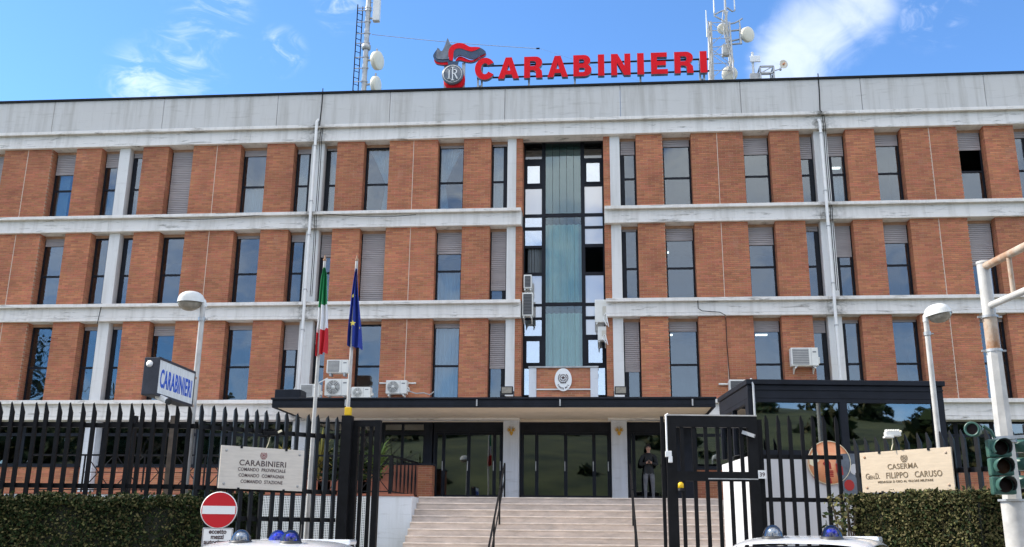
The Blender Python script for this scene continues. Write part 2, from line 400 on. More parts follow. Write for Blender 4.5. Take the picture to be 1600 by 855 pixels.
def text_mesh(txt, size, extrude=.004, bold=0., sx=1., spacing=1., align='CENTER'):
    cu = bpy.data.curves.new('text', 'FONT'); cu.body = txt; cu.size = size; cu.extrude = extrude; cu.offset = bold
    cu.align_x = align; cu.space_character = spacing; cu.resolution_u = 3
    o = bpy.data.objects.new('text', cu); me = bpy.data.meshes.new_from_object(o); bpy.data.objects.remove(o); bpy.data.curves.remove(cu)
    me.materials.clear()
    if sx != 1: me.transform(Matrix.Diagonal((sx, 1, 1, 1)))
    return me
def smooth_poly(pts, k=4):      # closed Catmull-Rom
    out = []; n = len(pts)
    for i in range(n):
        p0, p1, p2, p3 = [Vector(pts[(i+j-1) % n]) for j in range(4)]
        for j in range(k):
            t = j/k; out.append(tuple(.5*((2*p1)+(p2-p0)*t+(2*p0-5*p1+4*p2-p3)*t*t+(3*p1-p0-3*p2+p3)*t**3)))
    return out
def leaf_cloud(mb, pts, size, rnd, mi=0, jitter=.4, elong=1.6):
    for p in pts:
        s_ = size*(1+rnd.uniform(-jitter, jitter)); a = Vector((rnd.gauss(0, 1), rnd.gauss(0, 1), rnd.gauss(0, 1))).normalized()
        b = a.orthogonal().normalized(); b = Matrix.Rotation(rnd.uniform(0, 6.28), 3, a) @ b; c = a.cross(b)
        p = Vector(p); b *= s_*elong*.5; c *= s_*.5
        m = mi if isinstance(mi, int) else rnd.choice(mi)
        mb.add([p-b, p+c, p+b, p-c], [(0, 1, 2, 3)], m)

# ------------------------------------------------------------------ ground and hill
def structure(name, mb, mats, parent=None):
    o = mb.build(name, mats, parent)
    if parent is None: o['kind'] = 'structure'
    return o
b = MB(); b.add([(-900, -900, -.012), (900, -900, -.012), (900, 900, -.012), (-900, 900, -.012)], [(0, 1, 2, 3)]); structure('ground', b, 'earth')
b = MB(); b.box(-60, 60, -46, -21.5, -.2, -.004); structure('road', b, 'asphalt')
b = MB(); b.box(-60, 60, -21.5, -21.2, -.2, .12); structure('kerb', b, 'kerb')
b = MB(); b.box(-60, 60, -21.2, -7.2, -.2, .116); structure('pavement', b, 'paving')
def build_hill():
    b = MB(); nx, ny = 70, 22; rnd = random.Random(3); ph = [rnd.uniform(0, 6) for _ in range(8)]
    for j in range(ny+1):
        for i in range(nx+1):
            x = -240+480*i/nx; y = -52-150*j/ny; t = j/ny
            h = .3+ 24*(t**.55)*(1+.22*math.sin(x*.021+ph[0])+.14*math.sin(x*.05+ph[1]+t*2)+.06*math.sin(x*.13+ph[2]))
            b.v.append((x, y, h-1.2 if j else -.2))
    for j in range(ny):
        for i in range(nx):
            a = j*(nx+1)+i; b.f.append((a, a+nx+1, a+nx+2, a+1)); b.m.append(0); b.smooth.append(True)
    return structure('hill', b, 'hill')
build_hill()
def build_woods():
    b = MB(); rnd = random.Random(11)
    for k in range(180):
        x = rnd.uniform(-100, 100); y = -rnd.uniform(60, 150)
        if k >= 150: x = rnd.uniform(-95, -36); y = -rnd.uniform(62, 85)
        if k < 80 and -22 < x < 20 and y > -95: y -= 45
        tt = (-y-52)/150
        z0 = max(0, 23*max(tt, 0)**.55-1.5); hh = rnd.uniform(4, 8) if k < 80 else rnd.uniform(8, 12) if k >= 150 else rnd.uniform(1.2, 3.5)
        b.tube([(x, y, z0-.5), (x, y, z0+hh*.5)], [.25, .12], 5, 0)
        pts = []
        for _ in range(130):
            d = Vector((rnd.gauss(0, 1), rnd.gauss(0, 1), rnd.gauss(0, 1))).normalized()*rnd.random()**.4
            pts.append((x+d.x*hh*.38, y+d.y*hh*.38, z0+hh*.62+d.z*hh*.4))
        leaf_cloud(b, pts, .9, rnd, [1, 1, 2])
    o = b.build('far_woods', ['bark', 'leaf', 'leaf_olive']); tag(o, 'loose dark green wood on the hillside across the street', 'woods', kind='stuff')
build_woods()

# ------------------------------------------------------------------ the barracks
S = 31/30.
bar = thing('barracks_building', 'long three storey brick barracks with white concrete bands behind the black fence', 'building', (0, 0, 0))
def X(*l): return [v*S for v in l]
# measured edges along the front: kind, x
ROW = []   # (top z, bottom z) of the three brick rows, at the brick face
ZT = [at(760, 216.5, 0).z, at(760, 353.5, 0).z, at(760, 497.5, 0).z]
ZB = [at(760, 325.5, -.2).z, at(760, 468.5, -.2).z, at(100, 625.5, -.2).z]
BAYS = [dict(p0=-23.45, p1=-23.05, e=[-22.5, -21.6, -20.70, -18.94, -18.04, -17.12], end=-16.5),
        dict(p0=-16.5, p1=-16.12, e=[-15.61, -14.69, -13.80, -12.10, -11.17, -10.21], end=-9.62),
        dict(p0=-9.62, p1=-9.17, e=[-8.70, -7.76, -6.88, -5.21, -4.32, -3.40], end=-2.84),
        dict(p0=.59, p1=.92, e=[1.46, 2.34, 3.28, 4.98, 5.85, 6.80], end=7.28),
        dict(p0=7.28, p1=7.71, e=[8.29, 9.21, 10.06, 11.82, 12.66, 13.59], end=14.12),
        dict(p0=14.12, p1=14.55, e=[15.1, 16.0, 16.9, 18.6, 19.5, 20.4], end=20.95)]
rnd = random.Random(5)
COURSE = .067
def bricks_wall(mb, x0, x1, z0, z1, yf, depth=.1, bl=.25, axis='x', mi=0, seed=0, ph=None):
    """running bond of separate bricks, face at yf; along x (axis x) or along y with face at x = yf"""
    n = max(1, round((z1-z0)/COURSE)); c = (z1-z0)/n; j = .011
    for k in range(n):
        za = z0+k*c+j/2; zb = z0+(k+1)*c-j/2; off = (k % 2)*.5*bl
        x = x0-off
        while x < x1-.01:
            a = max(x, x0)+(j/2 if x > x0 else 0); e = min(x+bl, x1)-(j/2 if x+bl < x1 else 0)
            if e-a > .03:
                o = rnd.uniform(-.0025, .0025)
                if axis == 'x': f, bk = yf+o, yf+depth
                else: f, bk = yf+o*.5, yf+depth
                if axis == 'x':
                    mb.add([(a, f, za), (e, f, za), (e, f, zb), (a, f, zb), (a, bk, za), (e, bk, za), (e, bk, zb), (a, bk, zb)],
                           [(0, 1, 2, 3), (0, 4, 5, 1), (3, 2, 6, 7), (0, 3, 7, 4), (1, 5, 6, 2)], mi)
                else:
                    s_ = 1 if depth > 0 else -1
                    fs = [(0, 1, 2, 3), (0, 4, 5, 1), (3, 2, 6, 7), (0, 3, 7, 4), (1, 5, 6, 2)]
                    if depth > 0: fs = [f_[::-1] for f_ in fs]
                    mb.add([(f, a, za), (f, e, za), (f, e, zb), (f, a, zb), (bk, a, za), (bk, e, za), (bk, e, zb), (bk, a, zb)], fs, mi)
            x += bl
def pier(x0, x1, z0, z1, joint=None, depth=.40, yf=0., parent=bar):
    core = MB(); core.box(x0+.008, x1-.008, yf+.009, yf+depth, z0, z1)
    p = core.build('brick_pier', 'mortar', parent)
    m = MB()
    if joint:
        bricks_wall(m, x0, joint-.012, z0, z1, yf); bricks_wall(m, joint+.012, x1, z0, z1, yf)
    else: bricks_wall(m, x0, x1, z0, z1, yf)
    bricks_wall(m, yf+.108, yf+depth-.02, z0, z1, x0, .1, axis='y'); bricks_wall(m, yf+.108, yf+depth-.02, z0, z1, x1, -.1, axis='y')
    o = m.build('bricks', 'brick', p); o['kind'] = 'stuff'
    if joint:
        j = MB(); j.box(joint-.010, joint+.010, yf-.005, yf+.02, z0, z1); j.build('joint_strip', 'joint_filler', p)
    return p
def curtain(x0, x1, z0, z1, y, parent, m='curtain', style='full', amp=.03, per=.13):
    b = MB(); nx = max(8, int((x1-x0)/.022)); nz = 10
    for k in range(nz+1):
        t = k/nz; z = z1+(z0-z1)*t
        for i in range(nx+1):
            u = i/nx; w = x1-x0; x = x0+u*w
            if style in ('left', 'right'):
                # gathered: full width at the top, tied at two thirds, falling loose below
                g = max(.22, 1-.95*min(t/.62, 1)**.9) if t < .62 else .22+.18*(t-.62)/.38
                x = x1-(1-u)*w*g if style == 'right' else x0+u*w*g
            y_ = y+amp*math.sin((u*w/per)*2*PI+.7*math.sin(u*9))+rnd.uniform(-.002, .002)
            b.v.append((x, y_, z))
    for k in range(nz):
        for i in range(nx):
            a = k*(nx+1)+i; b.f.append((a, a+nx+1, a+nx+2, a+1)); b.m.append(0); b.smooth.append(True)
    return b.build('curtain', m, parent)
def shutter(x0, x1, z0, z1, y, parent):
    b = MB(); n = max(2, round((z1-z0)/.068)); h = (z1-z0)/n
    for k in range(n):
        za = z0+k*h; b.add([(x0, y, za), (x1, y, za), (x1, y-.018, za+h*.10), (x0, y-.018, za+h*.10), (x1, y-.014, za+h*.72), (x0, y-.014, za+h*.72), (x1, y+.004, za+h*.80), (x0, y+.004, za+h*.80)],
                           [(0, 1, 2, 3), (3, 2, 4, 5), (5, 4, 6, 7)])
    b.box(x0, x1, y-.014, y+.012, z0-.03, z0-.001); b.box(x0, x1, y+.004, y+.010, z0, z1)
    return b.build('shutter', 'shutter', parent)
def window(x0, x1, z0, z1, sh=0., cur=None, thick=None, parent=bar, y=.36, opened=False, gm='glass'):
    """black framed window: two panes one over the other, transom just above the middle"""
    f = .055; fb = MB(); d = .05
    xl, xr = x0+.012, x1-.012; zl, zr = z0+.015, z1-.10
    tl = .15 if thick == 'l' else f; trr = .15 if thick == 'r' else f
    fb.box(xl, xl+tl, y, y+d, zl, zr); fb.box(xr-trr, xr, y, y+d, zl, zr)
    fb.box(xl+tl, xr-trr, y+.001, y+d, zl, zl+.06); fb.box(xl+tl, xr-trr, y+.001, y+d, zr-.06, zr)
    zm = zl+(zr-zl)*.45
    fb.box(xl+tl, xr-trr, y+.002, y+d, zm-.035, zm+.035)
    w = fb.build('window', 'frame', parent)
    for za, zb, top in ((zl+.06, zm-.035, 0), (zm+.035, zr-.06, 1)):
        if opened and top: continue
        p = MB(); p.box(xl+tl, xr-trr, y+.022, y+.028, za, zb); p.build('pane', gm, w)
    s = MB(); s.box(x0+.002, x1-.002, y+d+.002, y+d+.10, zr, z1-.001); s.box(x0-.0, x1, y-.33, y+.05, z0-.02, z0+.006); s.build('sill', 'interior_dark', w)
    h = MB(); h.box(x0+.004, x1-.004, y-.02, y+.05, zr+.001, z1-.002); h.build('shutter_box', 'mortar', w)
    if sh > 0: shutter(xl+.03, xr-.03, zr-(zr-zl)*sh+.01, zr, y-.012, w)
    if cur and cur[0] == 'f': curtain(xl+tl, xr-trr, zl, zr, y+.22, w)
    elif cur in ('left', 'right'): curtain(xl+tl, xr-trr, zl, zr, y+.22, w, style=cur)
    elif cur == 'half': curtain(xl+tl, xr-trr, zl, zm, y+.22, w)
    elif cur == 'blind': 
        q = MB(); q.box(xl+tl, xl+tl+(xr-trr-xl-tl)*.55, y+.2, y+.21, zl, zr); q.build('blind', 'panel_white', w)
    return w
# shutter height and curtain of every window: per bay, per column (half, left, right, half), per row (top, middle, bottom)
WIN = [[[(.1,), (0,), (0,)], [(1,), (.1,), (0,)], [(.30, 'blind'), (.10,), (0,)], [(.20, 'half'), (0,), (.04,)]],
       [[(.06, 'half'), (0,), (.03,)], [(1,), (0,), (.12,)], [(.08, 'half'), (.03,), (.05,)], [(.06, 'full'), (.09,), (.32,)]],
       [[(.02, 'full'), (.32,), (.25,)], [(0, 'right'), (1,), (0,)], [(.03, 'left'), (.30, 'half'), (.05, 'full')], [(.02, 'full'), (.82,), (.58,)]],
       [[(.19,), (.02,), (.63,)], [(.09,), (.16,), (.12,)], [(.23,), (.24,), (.13,)], [(.31,), (.06,), (.15,)]],
       [[(.28, 'half'), (.42,), (.03,)], [(.15,), (.24,), (.02,)], [(.24,), (.56,), (.03,)], [(.08,), (.2,), (.05,)]],
       [[(.1,), (0,), (.1,)], [(.3,), (0,), (0,)], [(0,), (.5,), (.1,)], [(0,), (0,), (.2,)]]]
for bi, B in enumerate(BAYS):
    p0, p1, end = X(B['p0'], B['p1'], B['end']); e = X(*B['e'])
    for r in range(3):
        zt, zb = ZT[r], ZB[r]
        pb = MB(); pb.bbox(p0, p1, .07, .45, zb, zt, .012)
        pb.build('pilaster', 'white_pilaster', bar)
        pier(e[0], e[1], zb, zt); pier(e[2], e[3], zb, zt, (e[2]+e[3])/2); pier(e[4], e[5], zb, zt)
        ws = WIN[bi]
        g = lambda c: (ws[c][r][0], ws[c][r][1] if len(ws[c][r]) > 1 else None)
        s_, c_ = g(0); window(p1, e[0], zb, zt, s_, c_, 'l')
        s_, c_ = g(1); window(e[1], e[2], zb, zt, s_, c_)
        s_, c_ = g(2); window(e[3], e[4], zb, zt, s_, c_, opened=(bi == 4 and r == 0))
        s_, c_ = g(3); window(e[5], end, zb, zt, s_, c_, 'r')
# pilasters either side of the recessed glass strip, with their brick cheeks
CXL0, CXL1 = at(793, 215, .07).x, at(807, 215, .07).x
XG0, XG1 = at(816, 230, .8).x, at(945, 230, .8).x
XR0 = S*.59
for r in range(3):
    zt, zb = ZT[r], ZB[r]
    if r == 2: zb = at(880, 618, 0).z
    pb = MB(); pb.bbox(S*-2.84, CXL1, .07, .45, zb, zt, .012); pb.build('pilaster', 'white_pilaster', bar)
    pier(CXL1+.002, CXL1+.22, zb, zt, depth=.75, yf=.09)
    pier(XR0-.22, XR0-.002, zb, zt, depth=.75, yf=.09)
# ledges: a lip, a recessed band and a lower lip, cast in bay-long pieces
def ledge(x0, x1, ztop, zbot, name='ledge'):
    h = ztop-zbot
    prof = [(.45, ztop), (-.22, ztop), (-.235, ztop-.02*h), (-.235, ztop-.185*h), (-.19, ztop-.20*h), (-.19, ztop-.04*h), (-.075, ztop-.04*h), (-.075, ztop-.27*h), (-.08, zbot+.20*h), (-.06, zbot+.195*h), (-.06, zbot+.172*h), (-.135, zbot+.165*h), (-.135, zbot), (.45, zbot)]
    b = MB(); n = len(prof)
    for xx in (x0, x1): b.v += [(xx, y, z) for y, z in prof]
    for i in range(n): b.f.append((i, (i+1) % n, (i+1) % n+n, i+n)); b.m.append(0); b.smooth.append(False)
    b.f += [list(range(n))[::-1], list(range(n, 2*n))]; b.m += [0, 0]; b.smooth += [False]*2
    return b.build(name, 'white_wall', bar, fix=True)
XE = [BAYS[0]['p0']*S-.3] + [B['p0']*S for B in BAYS[1:3]] + [CXL1+.20, XR0-.22] + [B['p0']*S for B in BAYS[4:]] + [BAYS[-1]['end']*S]
SEG = [(XE[0], XE[1]), (XE[1], XE[2]), (XE[2], XE[3]), (XE[4], XE[5]), (XE[5], XE[6]), (XE[6], XE[7])]
for x0, x1 in SEG:
    ledge(x0+.004, x1-.004, ZB[0]-.001, ZT[1]+.001); ledge(x0+.004, x1-.004, ZB[1]-.001, ZT[2]+.001)
ZL3 = at(100, 656, -.15).z
for x0, x1 in SEG: ledge(x0+.004, x1-.004, ZB[2]-.001, ZL3)
# cornice and parapet
XA, XZ = XE[0], XE[-1]
ZC0, ZC1, ZP = ZT[0]+.001, at(760, 188, -.2).z, at(760, 139.5, -.16).z
cx = [XA]+[at(p, 205, -.2).x for p in (88, 390, 655, 880, 1156, 1345)]+[XZ]
for a, c in zip(cx[:-1], cx[1:]): ledge(a+.003, c-.003, ZC1, ZC0, 'cornice')
px_ = [XA]+[at(p, 150, -.15).x for p in (88, 258, 435, 610, 789, 969, 1157, 1346, 1540)]+[XZ]
for a, c in zip(px_[:-1], px_[1:]):
    b = MB(); b.bbox(a+.007, c-.007, -.15, .15, ZC1+.004, ZP, .012); b.build('concrete_panel', 'parapet', bar)
b = MB(); b.box(XA, XZ, -.21, .25, ZP+.002, ZP+.075); b.build('coping', 'steel_black', bar)
b = MB(); b.box(XA, XZ, .16, 14, ZC0+.1, ZC0+.35); b.build('roof', 'asphalt', bar)
# floors and rooms behind the glass
b = MB()
for zt, zb in ((ZC1, ZT[0]-.0), (ZB[0]-.05, ZT[1]+.05), (ZB[1]-.05, ZT[2]+.05), (ZB[2]-.05, ZL3+.02)): b.box(XA+.05, CXL1+.2, .46, 4.2, zb, zt); b.box(XR0-.2, XZ-.05, .46, 4.2, zb, zt)
b.build('floor_slab', 'interior', bar)
b = MB(); b.box(XA, XZ, 4.2, 5.6, 0, ZC0); b.box(XA-.02, XA+.2, .3, 14, 0, ZC0); b.box(XZ-.2, XZ+.02, .3, 14, 0, ZC0); b.box(XA, XZ, 13.8, 14, 0, ZC0); b.build('inner_wall', 'interior', bar)
b = MB()
for B in BAYS:
    for k in (B['p0'], B['e'][2]+.8): b.box(k*S, k*S+.12, .47, 4.3, 2.9, ZC0)
b.build('partition', 'interior', bar)
# rain pipes with brackets
for px0, px1 in ((495, 475), (1281, 1309)):
    a = at(px0, 190, -.30); x = a.x; b = MB(); b.tube([(x, -.12, at(px0, 184, -.3).z), (x, -.30, a.z), (x, -.30, ZL3+.2)], .052, 10)
    p = b.build('rain_pipe', 'metal_white', bar)
    for z in (ZC0-.25, ZB[0]+.35, ZT[1]-.3, ZB[1]+.4, ZT[2]-.4): 
        c = MB(); c.lathe([(.066, -.02), (.066, .02)], (x, -.30, z), n=10); c.bar((x, -.25, z), (x, -.05, z), .02); c.build('pipe_bracket', 'galv', p)
    b = MB(); b.tube([(x+.10, -.165, ZP+.22), (x+.10, -.165, ZP-.4), (x+.07, -.165, ZC1+.05), (x+.09, -.27, ZC1-.05)], .018, 6); b.build('conductor', 'steel_black', p)
    w = MB()
    for k, dx in enumerate((.13, .19)): w.tube([(x+dx, -.135-.08*(z_ in (1, 4)), zz) for z_, zz in enumerate((ZC1-.1, ZC0+.1, ZT[0]-1, ZB[0]+.1, ZB[0]-.2, ZT[1]-.5, ZB[1]+.2))], .012, 5)
    w.build('cable', 'steel_black', p)
# loose cable sagging along the top ledge
b = MB(); pts = []
for i in range(25):
    t = i/24; pp = at(230+420*t, 337+4*math.sin(t*9)+(2 if t < .5 else -6*t+3), -.215); pts.append((pp.x, -.215, pp.z))
b.tube(pts, .011, 5); b.build('cable', 'steel_black', bar)
b = MB(); pts = [at(*p, -.21) for p in ((1087, 462), (1090, 466), (1091, 482), (1097, 486), (1125, 488), (1134, 493))]; b.tube(pts, .014, 5)
pts = [at(*p, -.03) for p in ((1134, 496), (1136, 540), (1140, 592))]; b.tube(pts, .012, 5); b.build('cable', 'steel_black', bar)
b = MB(); pts = [at(*p, -.215) for p in ((159, 474), (158, 480), (152, 506))]; b.tube(pts, .014, 5); b.build('cable', 'steel_black', bar)

mat('lit_tube', (.9, .9, .85), .5, emit=((1, .96, .86), 2.2))
for a, c, py, yy in ((1181, 1199, 523, 1.0), (1045, 1051, 523, 1.4), (1041, 1045, 394, 1.4), (1300, 1313, 262, .62)):
    p0, p1 = at(a, py, yy), at(c, py, yy); b = MB(); b.box(p0.x, p1.x, yy, yy+.12, p0.z-.02, p0.z+.02); b.build('ceiling_lamp', 'lit_tube', bar)
# recessed glass strip over the entrance
YG = .80
cw = MB()
def gx(px, py=400): return at(px, py, YG).x
def gz(py, px=880): return at(px, py, YG).z
xa, xb, xc, xd, xe, xf = gx(817, 300), gx(848, 300), gx(851, 300), gx(909, 300), gx(912, 300), gx(944.5, 300)
xm1, xm2 = (xb+xc)/2, (xd+xe)/2
zt_, zb_ = gz(223), gz(622)
MW = .085
cw.box(xa, xa+MW, YG, YG+.1, zb_, zt_); cw.box(xf-MW, xf, YG, YG+.1, zb_, zt_)
cw.box(xm1-MW*.75, xm1+MW*.75, YG-.02, YG+.1, zb_, zt_); cw.box(xm2-MW*.75, xm2+MW*.75, YG-.02, YG+.1, zb_, zt_)
cw.box(xa, xf, YG-.005, YG+.1, zt_, zt_+.06)
cwf = cw.build('glazed_strip', 'frame', bar)
def hbar(x0, x1, py0, py1, px):
    b = MB(); b.box(x0, x1, YG+.004, YG+.09, gz(py1, px), gz(py0, px)); b.build('rail', 'frame', cwf)
def pane(x0, x1, py0, py1, px, m, dy=.03):
    p = MB(); p.box(x0, x1, YG+dy, YG+dy+.008, gz(py1, px), gz(py0, px)); return p.build('pane', m, cwf)
for side, x0, x1, px, rows in (('l', xa+MW, xm1-MW*.75, 832, [(224, 249, 'dark'), (259, 287, 'thick'), (295, 335, 'white'), (340, 355, 'mirror'), (360, 384, 'mirror'), (388, 426, 'open'), (431, 475, 'white'), (479, 496, 'white'), (500, 525, 'mirror'), (533, 567, 'thick'), (576, 617, 'mirror')]),
                               ('r', xm2+MW*.75, xf-MW, 928, [(224, 247, 'dark'), (254, 284, 'thick'), (291, 333, 'white'), (338, 353, 'white'), (357, 381, 'white'), (386, 425, 'black'), (430, 473, 'white'), (478, 494, 'white'), (499, 523, 'white'), (531, 567, 'thick'), (575, 617, 'glass')])):
    for i, (a, c, k) in enumerate(rows):
        nxt = rows[i+1][0] if i+1 < len(rows) else 622
        if k == 'thick':
            t = .075
            f = MB(); f.box(x0, x0+t, YG-.015, YG+.05, gz(c, px)-t*.8, gz(a, px)+t*.8); f.box(x1-t, x1, YG-.015, YG+.05, gz(c, px)-t*.8, gz(a, px)+t*.8)
            f.box(x0+t, x1-t, YG-.014, YG+.05, gz(c, px)-t*.8, gz(c, px)); f.box(x0+t, x1-t, YG-.014, YG+.05, gz(a, px), gz(a, px)+t*.8); f.build('casement', 'frame', cwf)
            pane(x0+t, x1-t, a, c, px, 'glass_mirror', .02)
        elif k == 'dark': pane(x0, x1, a, c, px, 'glass_door')
        elif k == 'white':
            pane(x0, x1, a, c, px, 'glass_cloud_paint')
        elif k == 'open':
            q = curtain(x0+.1, x1, gz(c, px), gz(a, px), YG+.12, cwf, 'slat_grey', per=.09); q.name = 'curtain'
        elif k == 'black': pass
        else: pane(x0, x1, a, c, px, 'glass_mirror')
        if i+1 < len(rows): hbar(x0, x1, c, nxt, px)
x0, x1 = xm1+MW*.75, xm2-MW*.75
for a, c in ((333.5, 339), (472.5, 478)): hbar(x0, x1, a, c, 880)
for ra, rc, kind in ((224, 333.5, 'slat'), (339, 472.5, 'cur'), (478, 620, 'cur')):
    for i in range(5):
        u0 = x0+(x1-x0)*i/5+.006; u1 = x0+(x1-x0)*(i+1)/5-.006
        if kind == 'slat':
            pane(u0, u1, ra, rc, 880, 'glass_teal'); q = pane(u0, u1, ra, rc, 880, 'slat_grey', .05); q.name = 'blind_slat'
        else: pane(u0, u1, ra, rc, 880, 'glass_teal')
    if kind == 'cur': curtain(x0, x1, gz(rc), gz(ra+(10 if ra > 400 else 10)), YG+.16, cwf, 'curtain_teal', amp=.045, per=.17)
b = MB(); b.box(xa-.3, xf+.3, YG+2.2, YG+2.3, 2.7, ZC0); b.build('inner_wall', 'interior_dark', cwf)
for xx in (xa-.05, xf+.05):
    b = MB(); b.tube([(xx+(.04 if xx < 0 else -.04), YG-.04, gz(240)), (xx+(.04 if xx < 0 else -.04), YG-.04, gz(520))], .03, 8); b.build('rain_pipe', 'wall_cream', bar)

# ------------------------------------------------------------------ ground floor, canopy, entrance
LZ = at(880, 777.5, -3.0).z                    # landing level at the head of the stairs
YC = -2.9
cx0, cx1 = at(425, 630, YC).x, at(1118, 630, YC).x
ct, cb = at(800, 621, YC).z, at(800, 636.5, YC).z
can = MB(); can.bbox(cx0, cx1, YC, YC+.10, cb, ct-.06, .01); can.bbox(cx0-.03, cx1+.03, YC-.07, YC+.12, ct-.058, ct+.0, .012); can.box(cx0-.0, cx1, YC-.02, YC-.001, cb+.07, cb+.10)
can.bbox(cx0, cx0+.1, YC+.102, -.21, cb, ct-.06, .01); can.bbox(cx1-.1, cx1, YC+.102, -.21, cb, ct-.06, .01)
canopy = can.build('canopy', 'frame', bar)
b = MB(); b.box(cx0+.1, cx1-.1, YC+.101, .30, cb+.02, cb+.12); b.build('soffit', 'plaster', canopy)
b = MB(); b.box(cx0+.1, cx1-.1, YC+.13, -.15, cb+.125, ct-.02); b.build('canopy_roof', 'galv', canopy)
b = MB(); q0 = at(430, 615, YC+.3); q1 = at(470, 612, YC+.3); b.bbox(q0.x, q1.x, YC+.25, YC+.9, ct+.002, q0.z+.12, .02); b.build('gutter_box', 'frame', canopy)
b = MB()
for px in (540, 745, 875, 1082):
    p = at(px, 626, YC-.09); b.box(p.x-.02, p.x+.02, YC-.10, YC-.07, cb+.03, ct-.07)
b.build('gutter_clip', 'galv', canopy)
SOF = cb+.02
# long ground floor front, set back under the lowest ledge
YF = .45
def gfl(px, py, Y=YF): return at(px, py, Y)
door_l, door_r = at(672, 700, .35).x, at(1042, 700, .35).x
def ground_front(x0, x1, seed):
    """dark window band over a brick panel"""
    rr = random.Random(seed); z_sill = gfl(100, 728).z; z_top = ZL3+.02; z_bot = LZ-.4
    b = MB(); bricks_wall(b, x0, x1, z_bot+.1, z_sill-.05, YF-.1, ph=0)
    c = MB(); c.box(x0, x1, YF-.09, YF+.2, z_bot-.6, z_sill-.052); o = c.build('brick_apron', 'mortar', bar); q = b.build('bricks', 'brick', o); q['kind'] = 'stuff'
    c = MB(); c.box(x0, x1, YF-.14, YF+.2, z_sill-.05, z_sill); c.build('sill', 'frame', bar)
    x = x0
    n = max(1, round((x1-x0)/1.18)); w = (x1-x0)/n
    for k in range(n):
        xl, xr = x0+k*w, x0+(k+1)*w; f = MB(); t = .06
        f.box(xl+.002, xl+t, YF, YF+.08, z_sill+.001, z_top); f.box(xr-t, xr-.002, YF, YF+.08, z_sill+.001, z_top)
        f.box(xl+t, xr-t, YF+.002, YF+.08, z_sill+.001, z_sill+.07); zt2 = z_top-.45; f.box(xl+t, xr-t, YF+.003, YF+.08, zt2-.05, zt2+.05); f.box(xl+t, xr-t, YF+.004, YF+.08, z_top-.08, z_top)
        o = f.build('window', 'frame', bar)
        p = MB(); p.box(xl+t, xr-t, YF+.03, YF+.036, z_sill+.07, zt2-.05); p.build('pane', 'glass_guard', o)
        p = MB(); p.box(xl+t, xr-t, YF+.03, YF+.036, zt2+.05, z_top-.08); p.build('pane', 'glass_guard', o)
        k_ = rr.random()
        if k_ < .4: shutter(xl+t, xr-t, zt2-.05-(zt2-z_sill)*rr.choice((.5, .95, .8)), zt2-.05, YF+.12, o)
        elif k_ < .6: curtain(xl+t, xl+t+(xr-xl)*.45, z_sill, zt2, YF+.25, o)
for i, (x0, x1) in enumerate(((S*-23.4, S*-16.5), (S*-16.1, S*-9.65), (S*-9.2, at(596, 700, YF).x), (at(1042, 700, YF).x+.9, S*7.28), (S*7.72, S*14.1), (S*14.6, S*20.9))): ground_front(x0, x1, 40+i)
for B in BAYS:
    if B['p0'] == .59: continue
    b = MB(); b.bbox(B['p0']*S, B['p1']*S, .07, .5, LZ-1.2, ZL3-.001, .012); b.build('pilaster', 'white_low', bar)
# wall between the soffit and the door heads
DH = at(880, 659.5, .3).z
YD = .34
b = MB(); b.box(at(596, 650, .3).x, door_r+.5, .3, .5, DH, SOF+.02); b.build('door_head_wall', 'plaster', bar)
pil = []
for a, c in ((786, 811), (955.5, 980)):
    xa_, xb_ = at(a, 700, .1).x, at(c, 700, .1).x; b = MB(); b.bbox(xa_, xb_, .1, .62, LZ-.02, SOF-.001, .012)
    o = b.build('pilaster', 'white_low', bar); pil.append((xa_, xb_))
def flame_emblem(c, s, parent):
    """small gilt badge: a round shell with a plume of flame streaming to both sides"""
    def P(l): return [(c.x+x*s, c.z+y*s) for x, y in l]
    b = MB(); b.prism(P(smooth_poly([(-.16, -.30), (0, -.50), (.16, -.30), (.15, -.12), (-.15, -.12)], 3)), c.y-.03, c.y)
    for sx in (-1, 1):
        for k, (dx, dy) in enumerate(((.48, .05), (.40, .28), (.18, .44), (.36, -.12))):
            b.prism(P([(sx*.05, -.12), (sx*dx*.6, dy*.35-.02), (sx*dx, dy), (sx*(dx*.55+.1), dy*.75+.05), (sx*.06, .12)]), c.y-.02-.004*k, c.y)
    return b.build('flame_badge', 'gold', parent, fix=True)
for px in (799, 967.5): flame_emblem(at(px, 673, .095), .32, bar)
def doorway(x0, x1, muls, leaf, name='door', side=None):
    t = .07; z0 = LZ+.003; fb = MB()
    fb.box(x0, x0+t, YD, YD+.12, z0, DH); fb.box(x1-t, x1, YD, YD+.12, z0, DH); fb.box(x0+t, x1-t, YD, YD+.12, DH-.34, DH-.001); fb.box(x0+t, x1-t, YD, YD+.12, z0, z0+.05)
    o = fb.build('door_frame', 'frame', bar)
    es = [x0+t]+muls+[x1-t]
    for a, c in zip(es[:-1], es[1:]):
        d = MB(); w = .055; za, zb = z0+.052, DH-.342
        d.box(a+.004, a+w, YD+.03, YD+.08, za, zb); d.box(c-w, c-.004, YD+.03, YD+.08, za, zb); d.box(a+w, c-w, YD+.031, YD+.08, za, za+.13); d.box(a+w, c-w, YD+.031, YD+.08, zb-.07, zb)
        dl = d.build(name, 'frame', o)
        p = MB(); p.box(a+w, c-w, YD+.05, YD+.058, za+.13, zb-.07); p.build('pane', 'glass_door', dl)
        if leaf: h = MB(); h.bar((c-w*.5, YD+.0, z0+.95), (c-w*.5, YD+.0, z0+1.25), .025); h.build('handle', 'galv', dl)
def wx(px): return at(px, 740, YD).x
doorway(wx(676), pil[0][0]-.01, [wx(692), wx(731.5), wx(772)], True)
doorway(pil[0][1]+.01, pil[1][0]-.01, [wx(838.5), wx(884), wx(928.5)], True)
